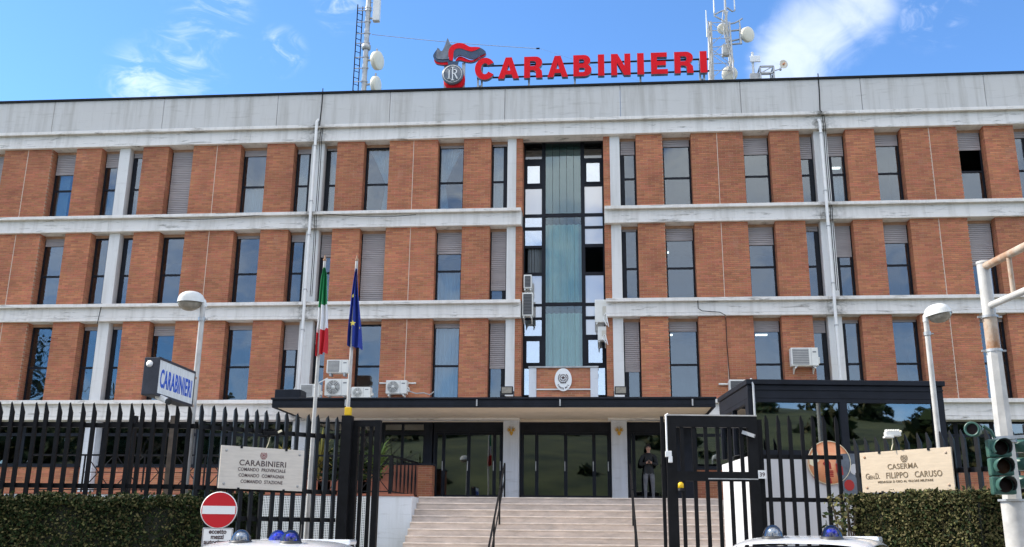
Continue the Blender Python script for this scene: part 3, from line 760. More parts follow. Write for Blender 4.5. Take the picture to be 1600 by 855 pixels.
doorway(pil[1][1]+.01, wx(1041), [wx(991)], False)
for px, z in ((756, LZ+1.1),): pass
b = MB(); b.box(wx(596), wx(1042)+.4, 4.0, 4.1, LZ-.3, SOF); b.box(wx(596), wx(1042), .5, 4.0, SOF-.1, SOF); b.build('inner_wall', 'interior_dark', bar)
b = MB(); b.box(wx(1042)+.0, wx(1042)+.9, .2, .6, LZ-2, SOF); b.build('wall_panel', 'frame', bar)
# window left of the doors over the terrace
b = MB(); xa_, xb_ = at(597, 690, YD).x, wx(674); z0, z1 = at(630, 727, YD).z, DH
for q in ((xa_, xa_+.08), (xb_-.3, xb_), ((xa_+xb_)/2-.2, (xa_+xb_)/2-.12)): b.box(q[0], q[1], YD, YD+.1, z0, z1)
for q in ((z0, z0+.07), (z1-.07, z1), (z1-.42, z1-.30)): b.box(xa_+.08, xb_-.3, YD+.003, YD+.09, q[0], q[1])
o = b.build('window', 'frame', bar); p = MB(); p.box(xa_+.05, xb_-.2, YD+.05, YD+.056, z0+.05, z1-.05); p.build('pane', 'glass_guard', o)
b = MB(); b.box(xa_-.02, xb_+.0, YD-.02, YD+.2, LZ-.2, z0); b.build('wall_panel', 'terracotta', bar)
# balcony front on the canopy, with the oval badge
YB = -.25
x0, x1, x2, x3 = (at(p, 595, YB).x for p in (826.5, 838, 922.5, 934.5)); zt2, zb2 = at(880, 575, YB).z, ct+.01
balc = MB().box(x0+.01, x3-.01, YB+.21, YB+.58, zb2, zt2-.01).build('balcony', 'mortar', bar)
for u0, u1 in ((x0, x1), (x2, x3)): MB().bbox(u0, u1, YB-.03, YB+.6, zb2, zt2, .01).build('post', 'white_low', balc)
b = MB(); b.box(x0-.02, x3+.02, YB-.05, YB+.62, zt2+.002, zt2+.05); b.build('coping', 'galv', balc)
b = MB(); b.box(x1+.002, x2-.002, YB+.035, YB+.2, zb2, zt2); b.build('panel_core', 'mortar', balc)
b = MB(); bricks_wall(b, x1+.003, x2-.003, zb2, zt2-.002, YB+.03); o = b.build('bricks', 'brick', balc); o['kind'] = 'stuff'
b = MB(); zz = at(880, 608.5, YB).z; b.bar((x1, YB-.0, zz), (x2, YB-.0, zz), .04); b.build('rail', 'metal_white', balc)
def republic_emblem(c, s, xd, parent, m, name='emblem', t=.006):
    """star on a toothed wheel between two branches"""
    xd = Vector(xd).normalized(); spl = []
    star = [((.30 if k % 2 == 0 else .12)*math.sin(k*PI/5), (.30 if k % 2 == 0 else .12)*math.cos(k*PI/5)+.03) for k in range(10)]
    spl.append(star)
    def ring(r0, r1, a0, a1, n=18): return [(r1*math.sin(a), r1*math.cos(a)+.03) for a in [a0+(a1-a0)*i/n for i in range(n+1)]]+[(r0*math.sin(a), r0*math.cos(a)+.03) for a in [a1+(a0-a1)*i/n for i in range(n+1)]]
    spl.append(ring(.33, .38, 0, PI*.98)); spl.append(ring(.33, .38, PI*1.02, PI*2))
    for k in range(12):
        a = k*PI/6; spl.append([( math.sin(a+d)*r, math.cos(a+d)*r+.03) for d, r in ((-.09, .385), (-.07, .44), (.07, .44), (.09, .385))])
    for sx in (-1, 1):
        for k in range(8):
            a = PI-.25-k*.30; r = .56; x, y = sx*r*math.sin(a), r*math.cos(a)
            spl.append([(x, y-.09), (x+sx*.07, y), (x, y+.10), (x-sx*.06, y+.01)])
    spl.append([(-.34, -.62), (.34, -.62), (.30, -.50), (-.30, -.50)])
    me = curve_mesh([[(x*s, y*s) for x, y in p] for p in spl], t)
    stand(me, c, xd, [m]); return link(name, me, parent)
oc = at(880, 593.5, YB-.02); b = MB(); a_, b_ = .275, .37
b.prism([(oc.x+a_*math.cos(i*PI/18), oc.z+b_*math.sin(i*PI/18)) for i in range(36)], YB-.06, YB+.03); ov = b.build('oval_plaque', 'white_paint', balc, fix=True)
republic_emblem((oc.x, YB-.066, oc.z+.05), .27, (1, 0, 0), ov, 'ink')
for i, ch in enumerate('PARTE MIL'):
    a = R(218+i*13); me = text_mesh(ch, .075, .004, .002)
    me.transform(Matrix.Rotation(a+PI/2, 4, 'Z')); stand(me, (oc.x+.225*math.cos(a), YB-.064, oc.z+.315*math.sin(a)), (1, 0, 0), ['ink']); link('lettering', me, ov)

# stairs: a structure of single steps, stone treads on risers
st = bpy.data.objects.new('stairs', None); COL.objects.link(st); st['kind'] = 'structure'
sx0, sx1 = at(654, 777, -3).x, at(1126, 777, -3).x
RISE, RUN, YS = .18, .30, -3.0
NST = int((LZ-.116)/RISE)
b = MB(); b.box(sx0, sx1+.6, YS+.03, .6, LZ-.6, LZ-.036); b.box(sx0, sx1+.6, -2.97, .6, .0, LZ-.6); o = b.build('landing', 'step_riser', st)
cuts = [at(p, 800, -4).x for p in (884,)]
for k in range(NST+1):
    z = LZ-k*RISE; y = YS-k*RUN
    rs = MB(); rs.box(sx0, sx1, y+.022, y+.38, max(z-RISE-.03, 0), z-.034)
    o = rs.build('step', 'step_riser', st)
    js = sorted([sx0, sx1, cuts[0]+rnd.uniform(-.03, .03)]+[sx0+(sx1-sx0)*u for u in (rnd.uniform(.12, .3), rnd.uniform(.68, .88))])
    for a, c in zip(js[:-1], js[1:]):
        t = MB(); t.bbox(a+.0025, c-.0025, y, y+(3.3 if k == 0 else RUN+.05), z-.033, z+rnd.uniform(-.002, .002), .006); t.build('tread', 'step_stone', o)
# handrails: two rails each, standing on the steps
def handrail(pxt, pxb, label):
    t = thing('handrail', label, 'handrail', (0, 0, 0), 'black handrails on the entrance stairs')
    xt = at(pxt, 777, -3.1).x
    y0, y1 = -2.9, YS-NST*RUN+.2; sl = RISE/RUN
    def zz(y): return LZ+(y-YS)*sl
    A = Vector((xt, y0, LZ+.95)); Bp = Vector((xt, y1, zz(y1)+.95))
    p = MB(); p.bar(A, Bp, .045, .04); p.build('rail', 'steel_black', t)
    p = MB(); p.bar(A-Vector((0, 0, .45)), Bp-Vector((0, 0, .45)), .03, .03); p.build('rail', 'steel_black', t)
    for k in range(4):
        y = y0+.03+(y1-y0-.06)*k/3; z = zz(min(y, YS)) if y < YS else LZ
        p = MB(); p.bar((xt, y, z-.02), (xt, y, z+.94+(0 if y < YS else 0)), .045, .045, up=Vector((0, 1, 0))); p.build('post', 'steel_black', t)
handrail(787, 777, 'black steel handrail on the stairs in front of the left door pilaster')
handrail(986, 1000, 'black steel handrail on the stairs in front of the right door pilaster')
# terrace left of the stairs
YT = -4.0
b = MB(); b.bbox(-17, sx0-.002, YT, .3, 0, LZ-.03, .01); b.build('terrace', 'white_low', bar)
b = MB(); b.bbox(-17, sx0-.0, YT-.04, YT+.3, LZ-.029, LZ+.03, .008); b.build('coping', 'terracotta', bar)
# pierced screen blocks along the terrace front
def screen(x0, x1, z0, z1, y):
    b = MB(); s_ = .046; n = int((x1-x0)/s_)
    for i in range(n+1): b.box(x0+i*s_, x0+i*s_+.016, y, y+.03, z0, z1)
    m_ = int((z1-z0)/s_)
    for i in range(m_+1): b.box(x0, x1, y+.002, y+.028, z0+i*s_, z0+i*s_+.016)
    return b
xs0, xs1 = at(345, 800, YT-.1).x, at(578, 800, YT-.1).x
o = screen(xs0, xs1, 1.2, LZ-.05, YT-.09).build('pierced_screen', 'white_paint', bar); o['kind'] = 'stuff'
b = MB(); b.box(xs0, xs1, YT-.03, YT-.004, 1.2, LZ-.05); b.build('screen_backing', 'steel_black', bar)
# terrace railing of black flat bars with crossed wires
rt = thing('terrace_railing', 'black railing of slim tapered bars and crossed wires along the terrace beside the stairs', 'railing', (0, 0, 0))
RZ0, RZ1 = LZ+.10, at(608, 712, YT).z
xr = at(609, 740, YT).x; ye, xe_ = -1.15, at(652, 740, -1.15).x
b = MB(); b.bar((-16.5, YT+.1, RZ1), (xr, YT+.1, RZ1), .05, .05); b.bar((xr, YT+.1, RZ1), (xe_, ye, RZ1), .05, .05); b.build('rail', 'steel_black', rt)
b = MB(); b.bar((-16.5, YT+.1, RZ0), (xr, YT+.1, RZ0), .03); b.bar((xr, YT+.1, RZ0), (xe_, ye, RZ0), .03); b.build('rail', 'steel_black', rt)
def slim(p, q0, q1, w=.045):
    b = MB(); b.tube([p+Vector((0, 0, q0-p.z)), p+Vector((0, 0, (q0+q1)/2-p.z)), p+Vector((0, 0, q1-p.z))], [.012, w*.75, .012], 4); return b
for k in range(7):
    t = (k+.5)/7; p = Vector((xr, YT+.1, 0)).lerp(Vector((xe_, ye, 0)), t); slim(p, RZ0, RZ1).build('baluster', 'steel_black', rt)
b = MB(); b.bar((xr, YT+.1, LZ), (xr, YT+.1, RZ1), .08, up=Vector((0, 1, 0))); b.build('post', 'steel_black', rt)
x = xr
while x > -14:
    b = MB(); b.bar((x-.9, YT+.1, LZ), (x-.9, YT+.1, RZ1), .04, up=Vector((0, 1, 0))); b.build('post', 'steel_black', rt)
    c = MB(); c.bar((x-.03, YT+.1, RZ0), (x-.87, YT+.1, RZ1), .022); c.bar((x-.87, YT+.1, RZ0), (x-.03, YT+.1, RZ1), .022); c.bar((x-.9, YT+.1, (RZ0+RZ1)/2), (x, YT+.1, (RZ0+RZ1)/2), .02); c.build('cross_brace', 'steel_black', rt)
    x -= .9
# brick pier at the railing end
x0, x1 = at(652.5, 750, -1.1).x, at(675, 750, -1.1).x; zt2 = at(664, 727, -1.1).z
gp = thing('gate_pier', 'short brick pier with dark cap at the head of the stairs left of the doors', 'pier', (0, 0, 0))
b = MB(); b.box(x0+.01, x1-.01, -1.09, -.6, LZ-.02, zt2); b.build('core', 'mortar', gp)
b = MB(); bricks_wall(b, x0, x1, LZ, zt2, -1.1); bricks_wall(b, -.99, -.62, LZ, zt2, x1, -.1, axis='y'); o = b.build('bricks', 'brick', gp); o['kind'] = 'stuff'
b = MB(); b.bbox(x0-.02, x1+.02, -1.13, -.56, zt2+.001, zt2+.05, .008); b.build('cap', 'frame', gp)
# planters with leafy plants behind the railing
def spiky(t, base, h, rr, m, n=46):
    b = MB()
    for k in range(n):
        a = rr.uniform(0, 6.28); el = rr.uniform(.2, 1.45); L_ = h*rr.uniform(.6, 1.0); d = Vector((math.cos(a)*math.cos(el), math.sin(a)*math.cos(el), math.sin(el))); sd_ = d.cross(Vector((0, 0, 1))).normalized()*.03
        p = Vector(base)+Vector((0, 0, h*rr.uniform(.0, .55))); mid = p+d*L_*.55; tip = p+d*L_+Vector((0, 0, -L_*.25))
        b.add([p-sd_*.5, p+sd_*.5, mid+sd_, mid-sd_, tip], [(0, 1, 2, 3), (3, 2, 4)])
    return b.build('foliage', m, t)
for i, (px, hh, m, lab) in enumerate(((588, 1.5, 'leaf_bright', 'bright yellow green spiky plant in a terracotta trough behind the railing'), (560, 1.1, 'leaf', 'dark green bushy plant in a trough behind the gate post'), (497, 1.7, 'leaf_yellow', 'tall yellowing plant in a trough behind the flagpole foot'), (520, 1.1, 'leaf', 'low dark plant in a trough behind the pickets, right of the left plaque'), (438, 1.4, 'leaf_yellow', 'yellowish plant in a trough behind the stone plaque'))):
    p = at(px, 770, -3.1); t = thing('potted_plant', lab, 'plant', (p.x, -3.1, LZ))
    b = MB(); b.bbox(-.42, .42, -.2, .2, -.02, .42, .02); b.build('trough', 'terracotta', t)
    rr = random.Random(60+i); 
    if i in (1, 3):
        q = MB(); leaf_cloud(q, [(rr.gauss(0, .24), rr.gauss(0, .13), .45+abs(rr.gauss(0, .4))) for _ in range(500)], .09, rr); q.build('foliage', m, t)
    else: spiky(t, (0, 0, .4), hh*.75, rr, m, 90)

# ------------------------------------------------------------------ rooftop: letters, emblem, masts
YR = .55
def rp(px, py, Y=YR): p = at(px, py, Y); return (p.x, p.z)
def arc(cx, cy, rx, ry, a0, a1, n=14): return [(cx+rx*math.cos(R(a0+(a1-a0)*i/n)), cy+ry*math.sin(R(a0+(a1-a0)*i/n))) for i in range(n+1)]
def glyph(ch):
    if ch == 'I': return [[(0, 0), (1, 0), (1, 1), (0, 1)]]
    if ch == 'E': return [[(0, 0), (1, 0), (1, .22), (.36, .22), (.36, .40), (.90, .40), (.90, .60), (.36, .60), (.36, .79), (.97, .79), (.97, 1), (0, 1)]]
    if ch == 'N': return [[(0, 0), (.31, 0), (.31, .58), (.66, 0), (1, 0), (1, 1), (.69, 1), (.69, .43), (.34, 1), (0, 1)]]
    if ch == 'A': return [[(0, 0), (.29, 0), (.36, .19), (.66, .19), (.73, 0), (1.02, 0), (.66, 1), (.36, 1)], [(.42, .38), (.51, .66), (.60, .38)]]
    if ch == 'R': return [[(0, 0), (.32, 0), (.32, .36), (.52, .36), (.63, .30), (.65, 0), (.99, 0), (.96, .32), (.80, .47)]+arc(.60, .72, .38, .28, -52, 90, 10)+[(0, 1)], [(.32, .56), (.32, .79), (.55, .79), (.64, .74), (.65, .66), (.63, .59), (.56, .56)]]
    if ch == 'B': return [[(0, 0), (.58, 0)]+arc(.60, .29, .40, .29, -90, 58, 9)+arc(.58, .74, .36, .26, -28, 90, 8)+[(0, 1)], [(.32, .20), (.32, .40), (.56, .40), (.64, .35), (.64, .25), (.56, .20)], [(.32, .60), (.32, .80), (.54, .80), (.60, .75), (.60, .65), (.54, .60)]]
    if ch == 'C': return [arc(.52, .5, .52, .52, 32, 328, 26)+[(.69, .36)]+arc(.52, .5, .205, .26, 308, 52, 18)+[(.67, .66)]]
sg = thing('rooftop_letters', 'big red block capitals on a steel frame standing along the roof edge', 'sign', (0, 0, 0))
LET = [('C', 742, 772.5, 93, 127.5), ('A', 778.5, 810.5, 92, 124.5), ('R', 819, 848, 91, 123.5), ('A', 855.5, 887, 90, 123), ('B', 896, 924.5, 89, 121.5), ('I', 934.5, 944.5, 87, 120.5), ('N', 955, 985.5, 86, 119.5), ('I', 996, 1006.5, 84.5, 118.5), ('E', 1017.5, 1043.5, 83, 117), ('R', 1054, 1084, 82, 115.5), ('I', 1094, 1105, 81, 113.5)]
lz0 = sum(rp((a+c)/2, d)[1] for _, a, c, _, d in LET[1:])/10; lz1 = sum(rp((a+c)/2, d)[1] for _, a, c, d, _ in LET[1:])/10
for ch, a, c, t_, d in LET:
    xa_ = rp(a, d)[0]; w = rp(c, d)[0]-xa_; h = lz1-lz0
    me = curve_mesh([[(x*w, y*h) for x, y in g] for g in glyph(ch)], .09)
    stand(me, (xa_, YR, lz0), (1, 0, 0), ['letter_red', 'letter_side'], True); link('letter', me, sg)
lx0, lx1 = rp(745, 100)[0], rp(1108, 90)[0]
for u in (.20, .76):
    b = MB(); z = lz0+(lz1-lz0)*u; b.bar((lx0, YR+.14, z), (lx1, YR+.14, z), .05); b.build('rail', 'steel_black', sg)
for px in (749, 826, 898, 1001, 1098):
    x = rp(px, 118)[0]; b = MB()
    for dx in ((0,) if px not in (749, 1098) else (-.07, .07)): b.bar((x+dx, YR+.2, ZP-.5), (x+dx, YR+.2, lz0+(lz1-lz0)*.8), .07, up=Vector((0, 1, 0)))
    b.bar((x, YR+.2, lz0-.1), (x, YR+1.4, ZP-.6), .05)
    b.build('support', 'galv', sg)
# emblem beside the letters
em = thing('roof_emblem', 'grey and red flaming grenade emblem on the roof, left of the red letters', 'emblem', (0, 0, 0))
def ep(l, smooth=0, sx=660, sy=50, k=6.667):
    p = [rp(sx+x/k, sy+y/k) for x, y in l]
    return smooth_poly(p, smooth) if smooth else p
def layer(name, pts, m, y0, y1, smooth=3):
    me = curve_mesh([ep(pts, smooth)], (y1-y0)/2); stand(me, (0, (y0+y1)/2, 0), (1, 0, 0), [m, 'letter_side'], True); return link(name, me, em)
layer('flame_backing', [(122, 290), (140, 328), (200, 343), (265, 343), (292, 320), (285, 280), (150, 280)], 'letter_red', YR-.02, YR+.1)
layer('flame_navy', [(114, 262), (128, 225), (158, 188), (180, 185), (170, 240), (190, 282), (290, 285), (290, 310), (200, 322), (140, 308)], 'navy', YR-.06, YR-.022)  # navy layer at the left, one of the emblem's own colours
layer('flame', [(157, 290), (150, 240), (160, 176), (185, 200), (208, 212), (232, 165), (250, 120), (267, 76), (284, 118), (300, 142), (328, 150), (296, 190), (276, 230), (270, 292)], 'emblem_grey', YR-.09, YR-.061, 2)
layer('crest_backing', [(345, 305), (368, 268), (400, 258), (440, 272), (500, 296), (552, 288), (603, 256), (660, 224), (652, 246), (600, 274), (550, 306), (500, 318), (440, 310), (390, 296)], 'letter_red', YR-.02, YR+.1)
layer('crest_red', [(276, 250), (284, 195), (325, 148), (395, 131), (450, 145), (500, 171), (560, 172), (606, 180), (560, 206), (510, 219), (455, 205), (400, 187), (352, 194), (330, 225), (326, 275), (318, 312), (286, 306)], 'letter_red', YR-.12, YR-.04)
layer('crest_navy', [(330, 275), (334, 228), (356, 198), (400, 190), (456, 208), (512, 222), (562, 209), (606, 180), (662, 218), (645, 238), (600, 258), (550, 291), (500, 290), (440, 268), (400, 257), (362, 268), (340, 296)], 'navy', YR-.10, YR-.03)
cc = rp(660+318/6.667, 50+455/6.667); rr_ = abs(rp(660+430/6.667, 118)[0]-cc[0])
b = MB(); b.lathe([(0, -.06), (rr_*.93, -.06), (rr_, -.03), (rr_, .06), (0, .06)], (cc[0], YR-.08, cc[1]), axis=(0, 1, 0), n=36); shell = b.build('shell', 'emblem_grey', em, fix=True)
b = MB(); b.prism([(cc[0]-.16, cc[1]+rr_*.9), (cc[0]+.16, cc[1]+rr_*.9), (cc[0]+.2, cc[1]+rr_*1.32), (cc[0]-.2, cc[1]+rr_*1.32)], YR-.1, YR); b.build('neck', 'navy', em, fix=True)
b = MB(); b.lathe([(rr_*.82, -.01), (rr_*.87, -.01), (rr_*.87, .03), (rr_*.82, .03)], (cc[0], YR-.14, cc[1]), axis=(0, 1, 0), n=40); b.build('rim', 'metal_white', shell, fix=True)
b = MB(); b.lathe([(0, 0), (rr_*1.0, 0), (rr_*1.0, .1), (0, .1)], (cc[0]+.05, YR, cc[1]-.16), axis=(0, 1, 0), n=30); b.build('shell_backing', 'letter_red', em, fix=True)
# monogram: I through R
u = rr_; mono = []
def q(x0, z0, x1, z1): mono.append([(cc[0]+x0*u, cc[1]+z0*u), (cc[0]+x1*u, cc[1]+z0*u), (cc[0]+x1*u, cc[1]+z1*u), (cc[0]+x0*u, cc[1]+z1*u)])
q(-.02, -.62, .08, .60); q(-.12, .60, .18, .66); q(-.12, -.68, .18, -.62)
q(-.34, -.48, -.24, .42); q(-.42, .36, -.20, .42); q(-.42, -.52, -.16, -.46)
mono.append([(cc[0]+x*u, cc[1]+z*u) for x, z in [(.10, .42), (.26, .42)]+arc(.24, .20, .20, .22, 80, -80, 10)+[(.52, -.48), (.58, -.52), (.40, -.52), (.16, -.02), (.10, -.02), (.10, .05), (.22, .05)]+arc(.22, .20, .12, .15, -80, 80, 8)+[(.10, .35)]])
for sp in mono:
    me = curve_mesh([sp], .012); stand(me, (0, YR-.16, 0), (1, 0, 0), ['white_paint']); link('monogram', me, em)
for px in (695, 723):
    x = rp(px, 130)[0]; b = MB(); b.bar((x, YR+.16, ZP-.5), (x, YR+.16, rp(px, 96)[1]), .12, .10, up=Vector((0, 1, 0))); b.build('post', 'galv', em)
# left mast
def dish(parent, c, d, r, name='dish', deep=.45):
    """covered drum antenna facing d"""
    c = Vector(c); b = MB(); b.lathe([(0, -.30*r), (r*.35, -.28*r), (r*.95, -.02*r), (r, .02*r), (r*1.0, deep*r), (r*.9, deep*r+.07*r), (r*.5, deep*r+.12*r), (0, deep*r+.14*r)], c, axis=d, n=26)
    o = b.build(name, 'dish', parent); return o
YM = 2.4
def mp(px, py, Y=YM): return at(px, py, Y)
m0, m1 = mp(568, 150), mp(577, -60); mx_ = m0.x
mast = thing('radio_mast', 'tall grey tube mast with ladder and dishes, left of the roof emblem', 'mast', (0, 0, 0))
b = MB(); b.tube([(mx_, YM, ZP-1), (mx_, YM, m1.z)], .105, 12); b.build('tube', 'galv', mast)
lad = MB(); lx = mx_-.42
for dx in (0, .0): lad.tube([(lx, YM-.05, ZP-1), (lx, YM-.05, mp(568, 8).z)], .022, 6)
lad.tube([(lx+.16, YM+.12, ZP-1), (lx+.16, YM+.12, mp(568, 8).z)], .022, 6)
z = ZP-.6
while z < mp(568, 12).z: lad.bar((lx-.0, YM-.05, z), (lx+.16, YM+.12, z), .02); z += .28
lad.build('ladder', 'steel_black', mast)
b = MB()
for py in (13, 17, 35, 53, 68, 90, 107, 128): z = mp(572, py).z; b.bar((mx_-.42, YM-.03, z), (mx_+.16, YM-.03, z), .028); b.lathe([(.125, -.03), (.125, .03)], (mx_, YM, z), n=12)
b.lathe([(.14, -.12), (.19, -.06), (.19, .06), (.14, .12)], (mx_, YM, mp(573, 74).z), n=14); b.build('clamp', 'galv', mast)
for px, py, r, d in ((590, 95, .37, (.9, -.32, -.12)), (588, 133, .34, (.95, -.2, -.1))):
    c = mp(px, py); o = dish(mast, c-Vector(d).normalized()*.1, d, r)
    b = MB(); b.tube([(mx_, YM, c.z+.02), (c.x-.16, YM, c.z+.05), c], .045, 7); b.tube([(c.x-.05, YM-.1, c.z-.1), (c.x-.02, YM-.1, c.z+.45)], .04, 7); b.build('arm', 'galv', mast)
c0, c1 = mp(587, 34), mp(595, -55); b = MB(); b.bbox(c0.x-.12, c0.x+.16, YM-.12, YM+.12, c0.z, c1.z, .04); b.build('panel_antenna', 'metal_white', mast)
b = MB(); b.tube([(mx_, YM, c0.z+.18), (c0.x-.1, YM, c0.z+.14), (c0.x, YM, c0.z+.04)], .045, 7); b.tube([(mx_, YM, mp(577, 8).z), (c0.x-.3, YM, mp(577, 4).z), (c0.x-.1, YM, mp(577, 5).z)], .014, 5); b.build('arm', 'galv', mast)
# aerial wire
t = thing('aerial_wire', 'thin dark wire strung from the left mast across the sky above the roof emblem', 'wire', (0, 0, 0))
b = MB(); pts = []
for i in range(21):
    u = i/20; p = at(581+(838-581)*u, 54+22*u+3*math.sin(PI*u)*.6, YM+.4); pts.append(p)
b.tube(pts, .012, 5); b.build('strand', 'galv', t)
e = pts[-1]; b = MB(); b.tube([e, e+Vector((.13, 0, 0))], .03, 6); b.build('insulator', 'steel_black', t)
b = MB(); b.tube([e+Vector((.13, 0, 0)), e+Vector((10, 6, -.8))], .004, 4); b.build('strand', 'galv', t)
# lattice tower
YL = 2.2
tw = thing('lattice_tower', 'white lattice tower with drum dishes at the right end of the red letters', 'tower', (0, 0, 0))
lp = lambda px, py: at(px, py, YL)
xl0, xr0 = lp(1109, 120).x, lp(1147, 120).x; xl1, xr1 = lp(1109, 42).x, lp(1138, 42).x; zt3 = lp(1110, 42).z; zb3 = ZP-1.2
legs = [((xl0, YL-.4, zb3), (xl1, YL-.3, zt3)), ((xr0, YL-.4, zb3), (xr1, YL-.3, zt3)), ((xl0, YL+.6, zb3), (xl1, YL+.3, zt3)), ((xr0, YL+.6, zb3), (xr1, YL+.3, zt3))]
for a, c in legs: b = MB(); b.tube([a, c], .034 if a[0] > xl0 else .05, 8); b.build('leg', 'galv_light', tw)
br = MB(); K = 7
def lg(i, u): return Vector(legs[i][0]).lerp(Vector(legs[i][1]), u)
for k in range(K+1):
    u = k/K
    for i, j in ((0, 1), (1, 3), (3, 2), (2, 0)):
        br.bar(lg(i, u), lg(j, u), .024)
        if k < K:
            if k % 2: br.bar(lg(i, u), lg(j, u+1/K), .02)
            else: br.bar(lg(j, u), lg(i, u+1/K), .02)
o = br.build('lattice', 'galv_light', tw); o['kind'] = 'stuff'
mxp = lp(1136, 40).x; b = MB(); b.tube([(mxp, YL, zt3-.8), (mxp-.03, YL, lp(1135, 12).z), (mxp-.02, YL, lp(1137, -20).z)], [.06, .045, .03], 8); b.build('top_mast', 'galv_light', tw)
for (px, py, r, d) in ((1129, 45.5, .20, (-.1, -1, -.25)), (1166, 55, .29, (.55, -.8, -.2)), (1140, 117, .29, (-.1, -1, -.1))):
    c = lp(px, py); dish(tw, c, d, r); b = MB(); b.tube([(mxp+.0, YL, c.z-.25), (c.x-.05, YL+.05, c.z-.1), c], .035, 6); b.build('arm', 'galv', tw)
xm = lp(1156, 50).x; b = MB(); b.tube([(xm, YL-.1, lp(1156, 71).z), (xm, YL-.1, lp(1156, 46).z)], .05, 8)
for py in (49, 70): b.tube([(mxp, YL, lp(1140, py).z), (xm, YL-.1, lp(1156, py).z)], .035, 6)
b.build('bracket', 'galv', tw)
for px, p0, p1 in ((1105, 58, 16), (1116, 20, -22), (1148, 15, -20)):
    a = lp(px, p0); b = MB(); b.tube([a, (a.x, YL, lp(px, p1).z)], [.03, .016], 6); b.build('whip_aerial', 'white_paint', tw)
b = MB()
for pts in (((1136, 36), (1122, 28), (1116, 25), (1116, 18)), ((1135, 15), (1124, 19), (1117, 23)), ((1136, 12), (1144, 18), (1148, 17), (1148, 11)), ((1138, 38), (1148, 36), (1154, 33), (1160, 29)), ((1155, 32), (1156, 40), (1157, 46)), ((1105, 58), (1106, 46), (1109, 44))): b.tube([lp(*p) for p in pts], .03, 6)
b.build('outrigger', 'galv', tw)
b = MB(); b.bbox(lp(1128, 80).x, lp(1139, 80).x, YL-.25, YL+.1, lp(1130, 88).z, lp(1130, 74).z, .02); b.build('equipment_box', 'pole_paint', tw)
b = MB()
rr = random.Random(21)
for k in range(6):
    x = xl0+rr.uniform(-.05, .1); b.tube([(x+rr.uniform(-.03, .05), YL-.42, zb3+z_*(zt3-zb3)/6) for z_ in range(7)], .012, 5)
for k in range(5):
    b.tube([(lp(1137, 100).x+rr.uniform(-.1, .12)+.08*math.sin(z_), YL-.3, lp(1137, 118).z+z_*.42) for z_ in range(7)], .018, 5)
b.build('cable', 'pole_paint', tw)
# small aerials to the right of the tower
t = thing('stub_aerial', 'short white post with a small flat panel aerial right of the lattice tower', 'aerial', (0, 0, 0))
p = at(1178, 121, 2.0); x = at(1177, 110, 2.0).x; b = MB(); b.tube([(x, 2, ZP-.6), (x, 2, at(1177, 82, 2.0).z)], .05, 8); b.build('post', 'metal_white', t)
a = at(1172, 98, 1.93); c = at(1187.5, 88, 1.93); b = MB(); b.bbox(a.x, c.x, 1.86, 1.93, a.z, c.z, .015); b.build('panel', 'white_paint', t)
b = MB(); b.bbox(x-.14, x+.2, 1.9, 2.1, ZP-.6, at(1177, 116, 2.0).z, .02); b.build('bracket', 'galv', t)
t = thing('equipment_frame', 'small grey square steel frame on the roof edge right of the panel aerial', 'frame', (0, 0, 0))
x0, x1 = at(1188, 112, 1.8).x, at(1209, 112, 1.8).x; z1 = at(1198, 104, 1.8).z
b = MB()
for x in (x0, x1):
    for y in (1.8, 2.4): b.bar((x, y, ZP-.6), (x, y, z1), .06, up=Vector((0, 1, 0)))
o = b.build('post', 'galv', t); o['kind'] = 'stuff'
b = MB()
for z in (z1, at(1198, 114, 1.8).z):
    for y in (1.8, 2.4): b.bar((x0, y, z), (x1, y, z), .06)
    for x in (x0, x1): b.bar((x, 1.83, z), (x, 2.37, z), .05)
b.bar((x0, 1.8, at(1198, 114, 1.8).z), (x1, 1.8, z1), .03); b.build('rail', 'galv', t)
t = thing('grid_dish', 'little round dish on a thin arm, rightmost of the roof aerials', 'dish', (0, 0, 0))
c = at(1223.5, 101, 1.8); b = MB(); b.lathe([(0, 0), (.13, .01), (.16, .03), (.165, .05), (.14, .04), (0, .02)], c, axis=(.3, -1, -.1), n=22); b.build('reflector', 'dish', t)
b = MB(); b.lathe([(.035, 0), (.035, .12), (0, .12)], c, axis=(.3, -1, -.1), n=10); b.build('feed', 'orange', t)
b = MB(); b.tube([c, at(1219, 108, 1.8), (x1, 1.8, at(1209, 111, 1.8).z)], .022, 6); b.bbox(at(1218, 108, 1.8).x, at(1221, 108, 1.8).x, 1.75, 1.85, at(1219, 110, 1.8).z, at(1219, 106.5, 1.8).z, .01); b.build('arm', 'galv', t)

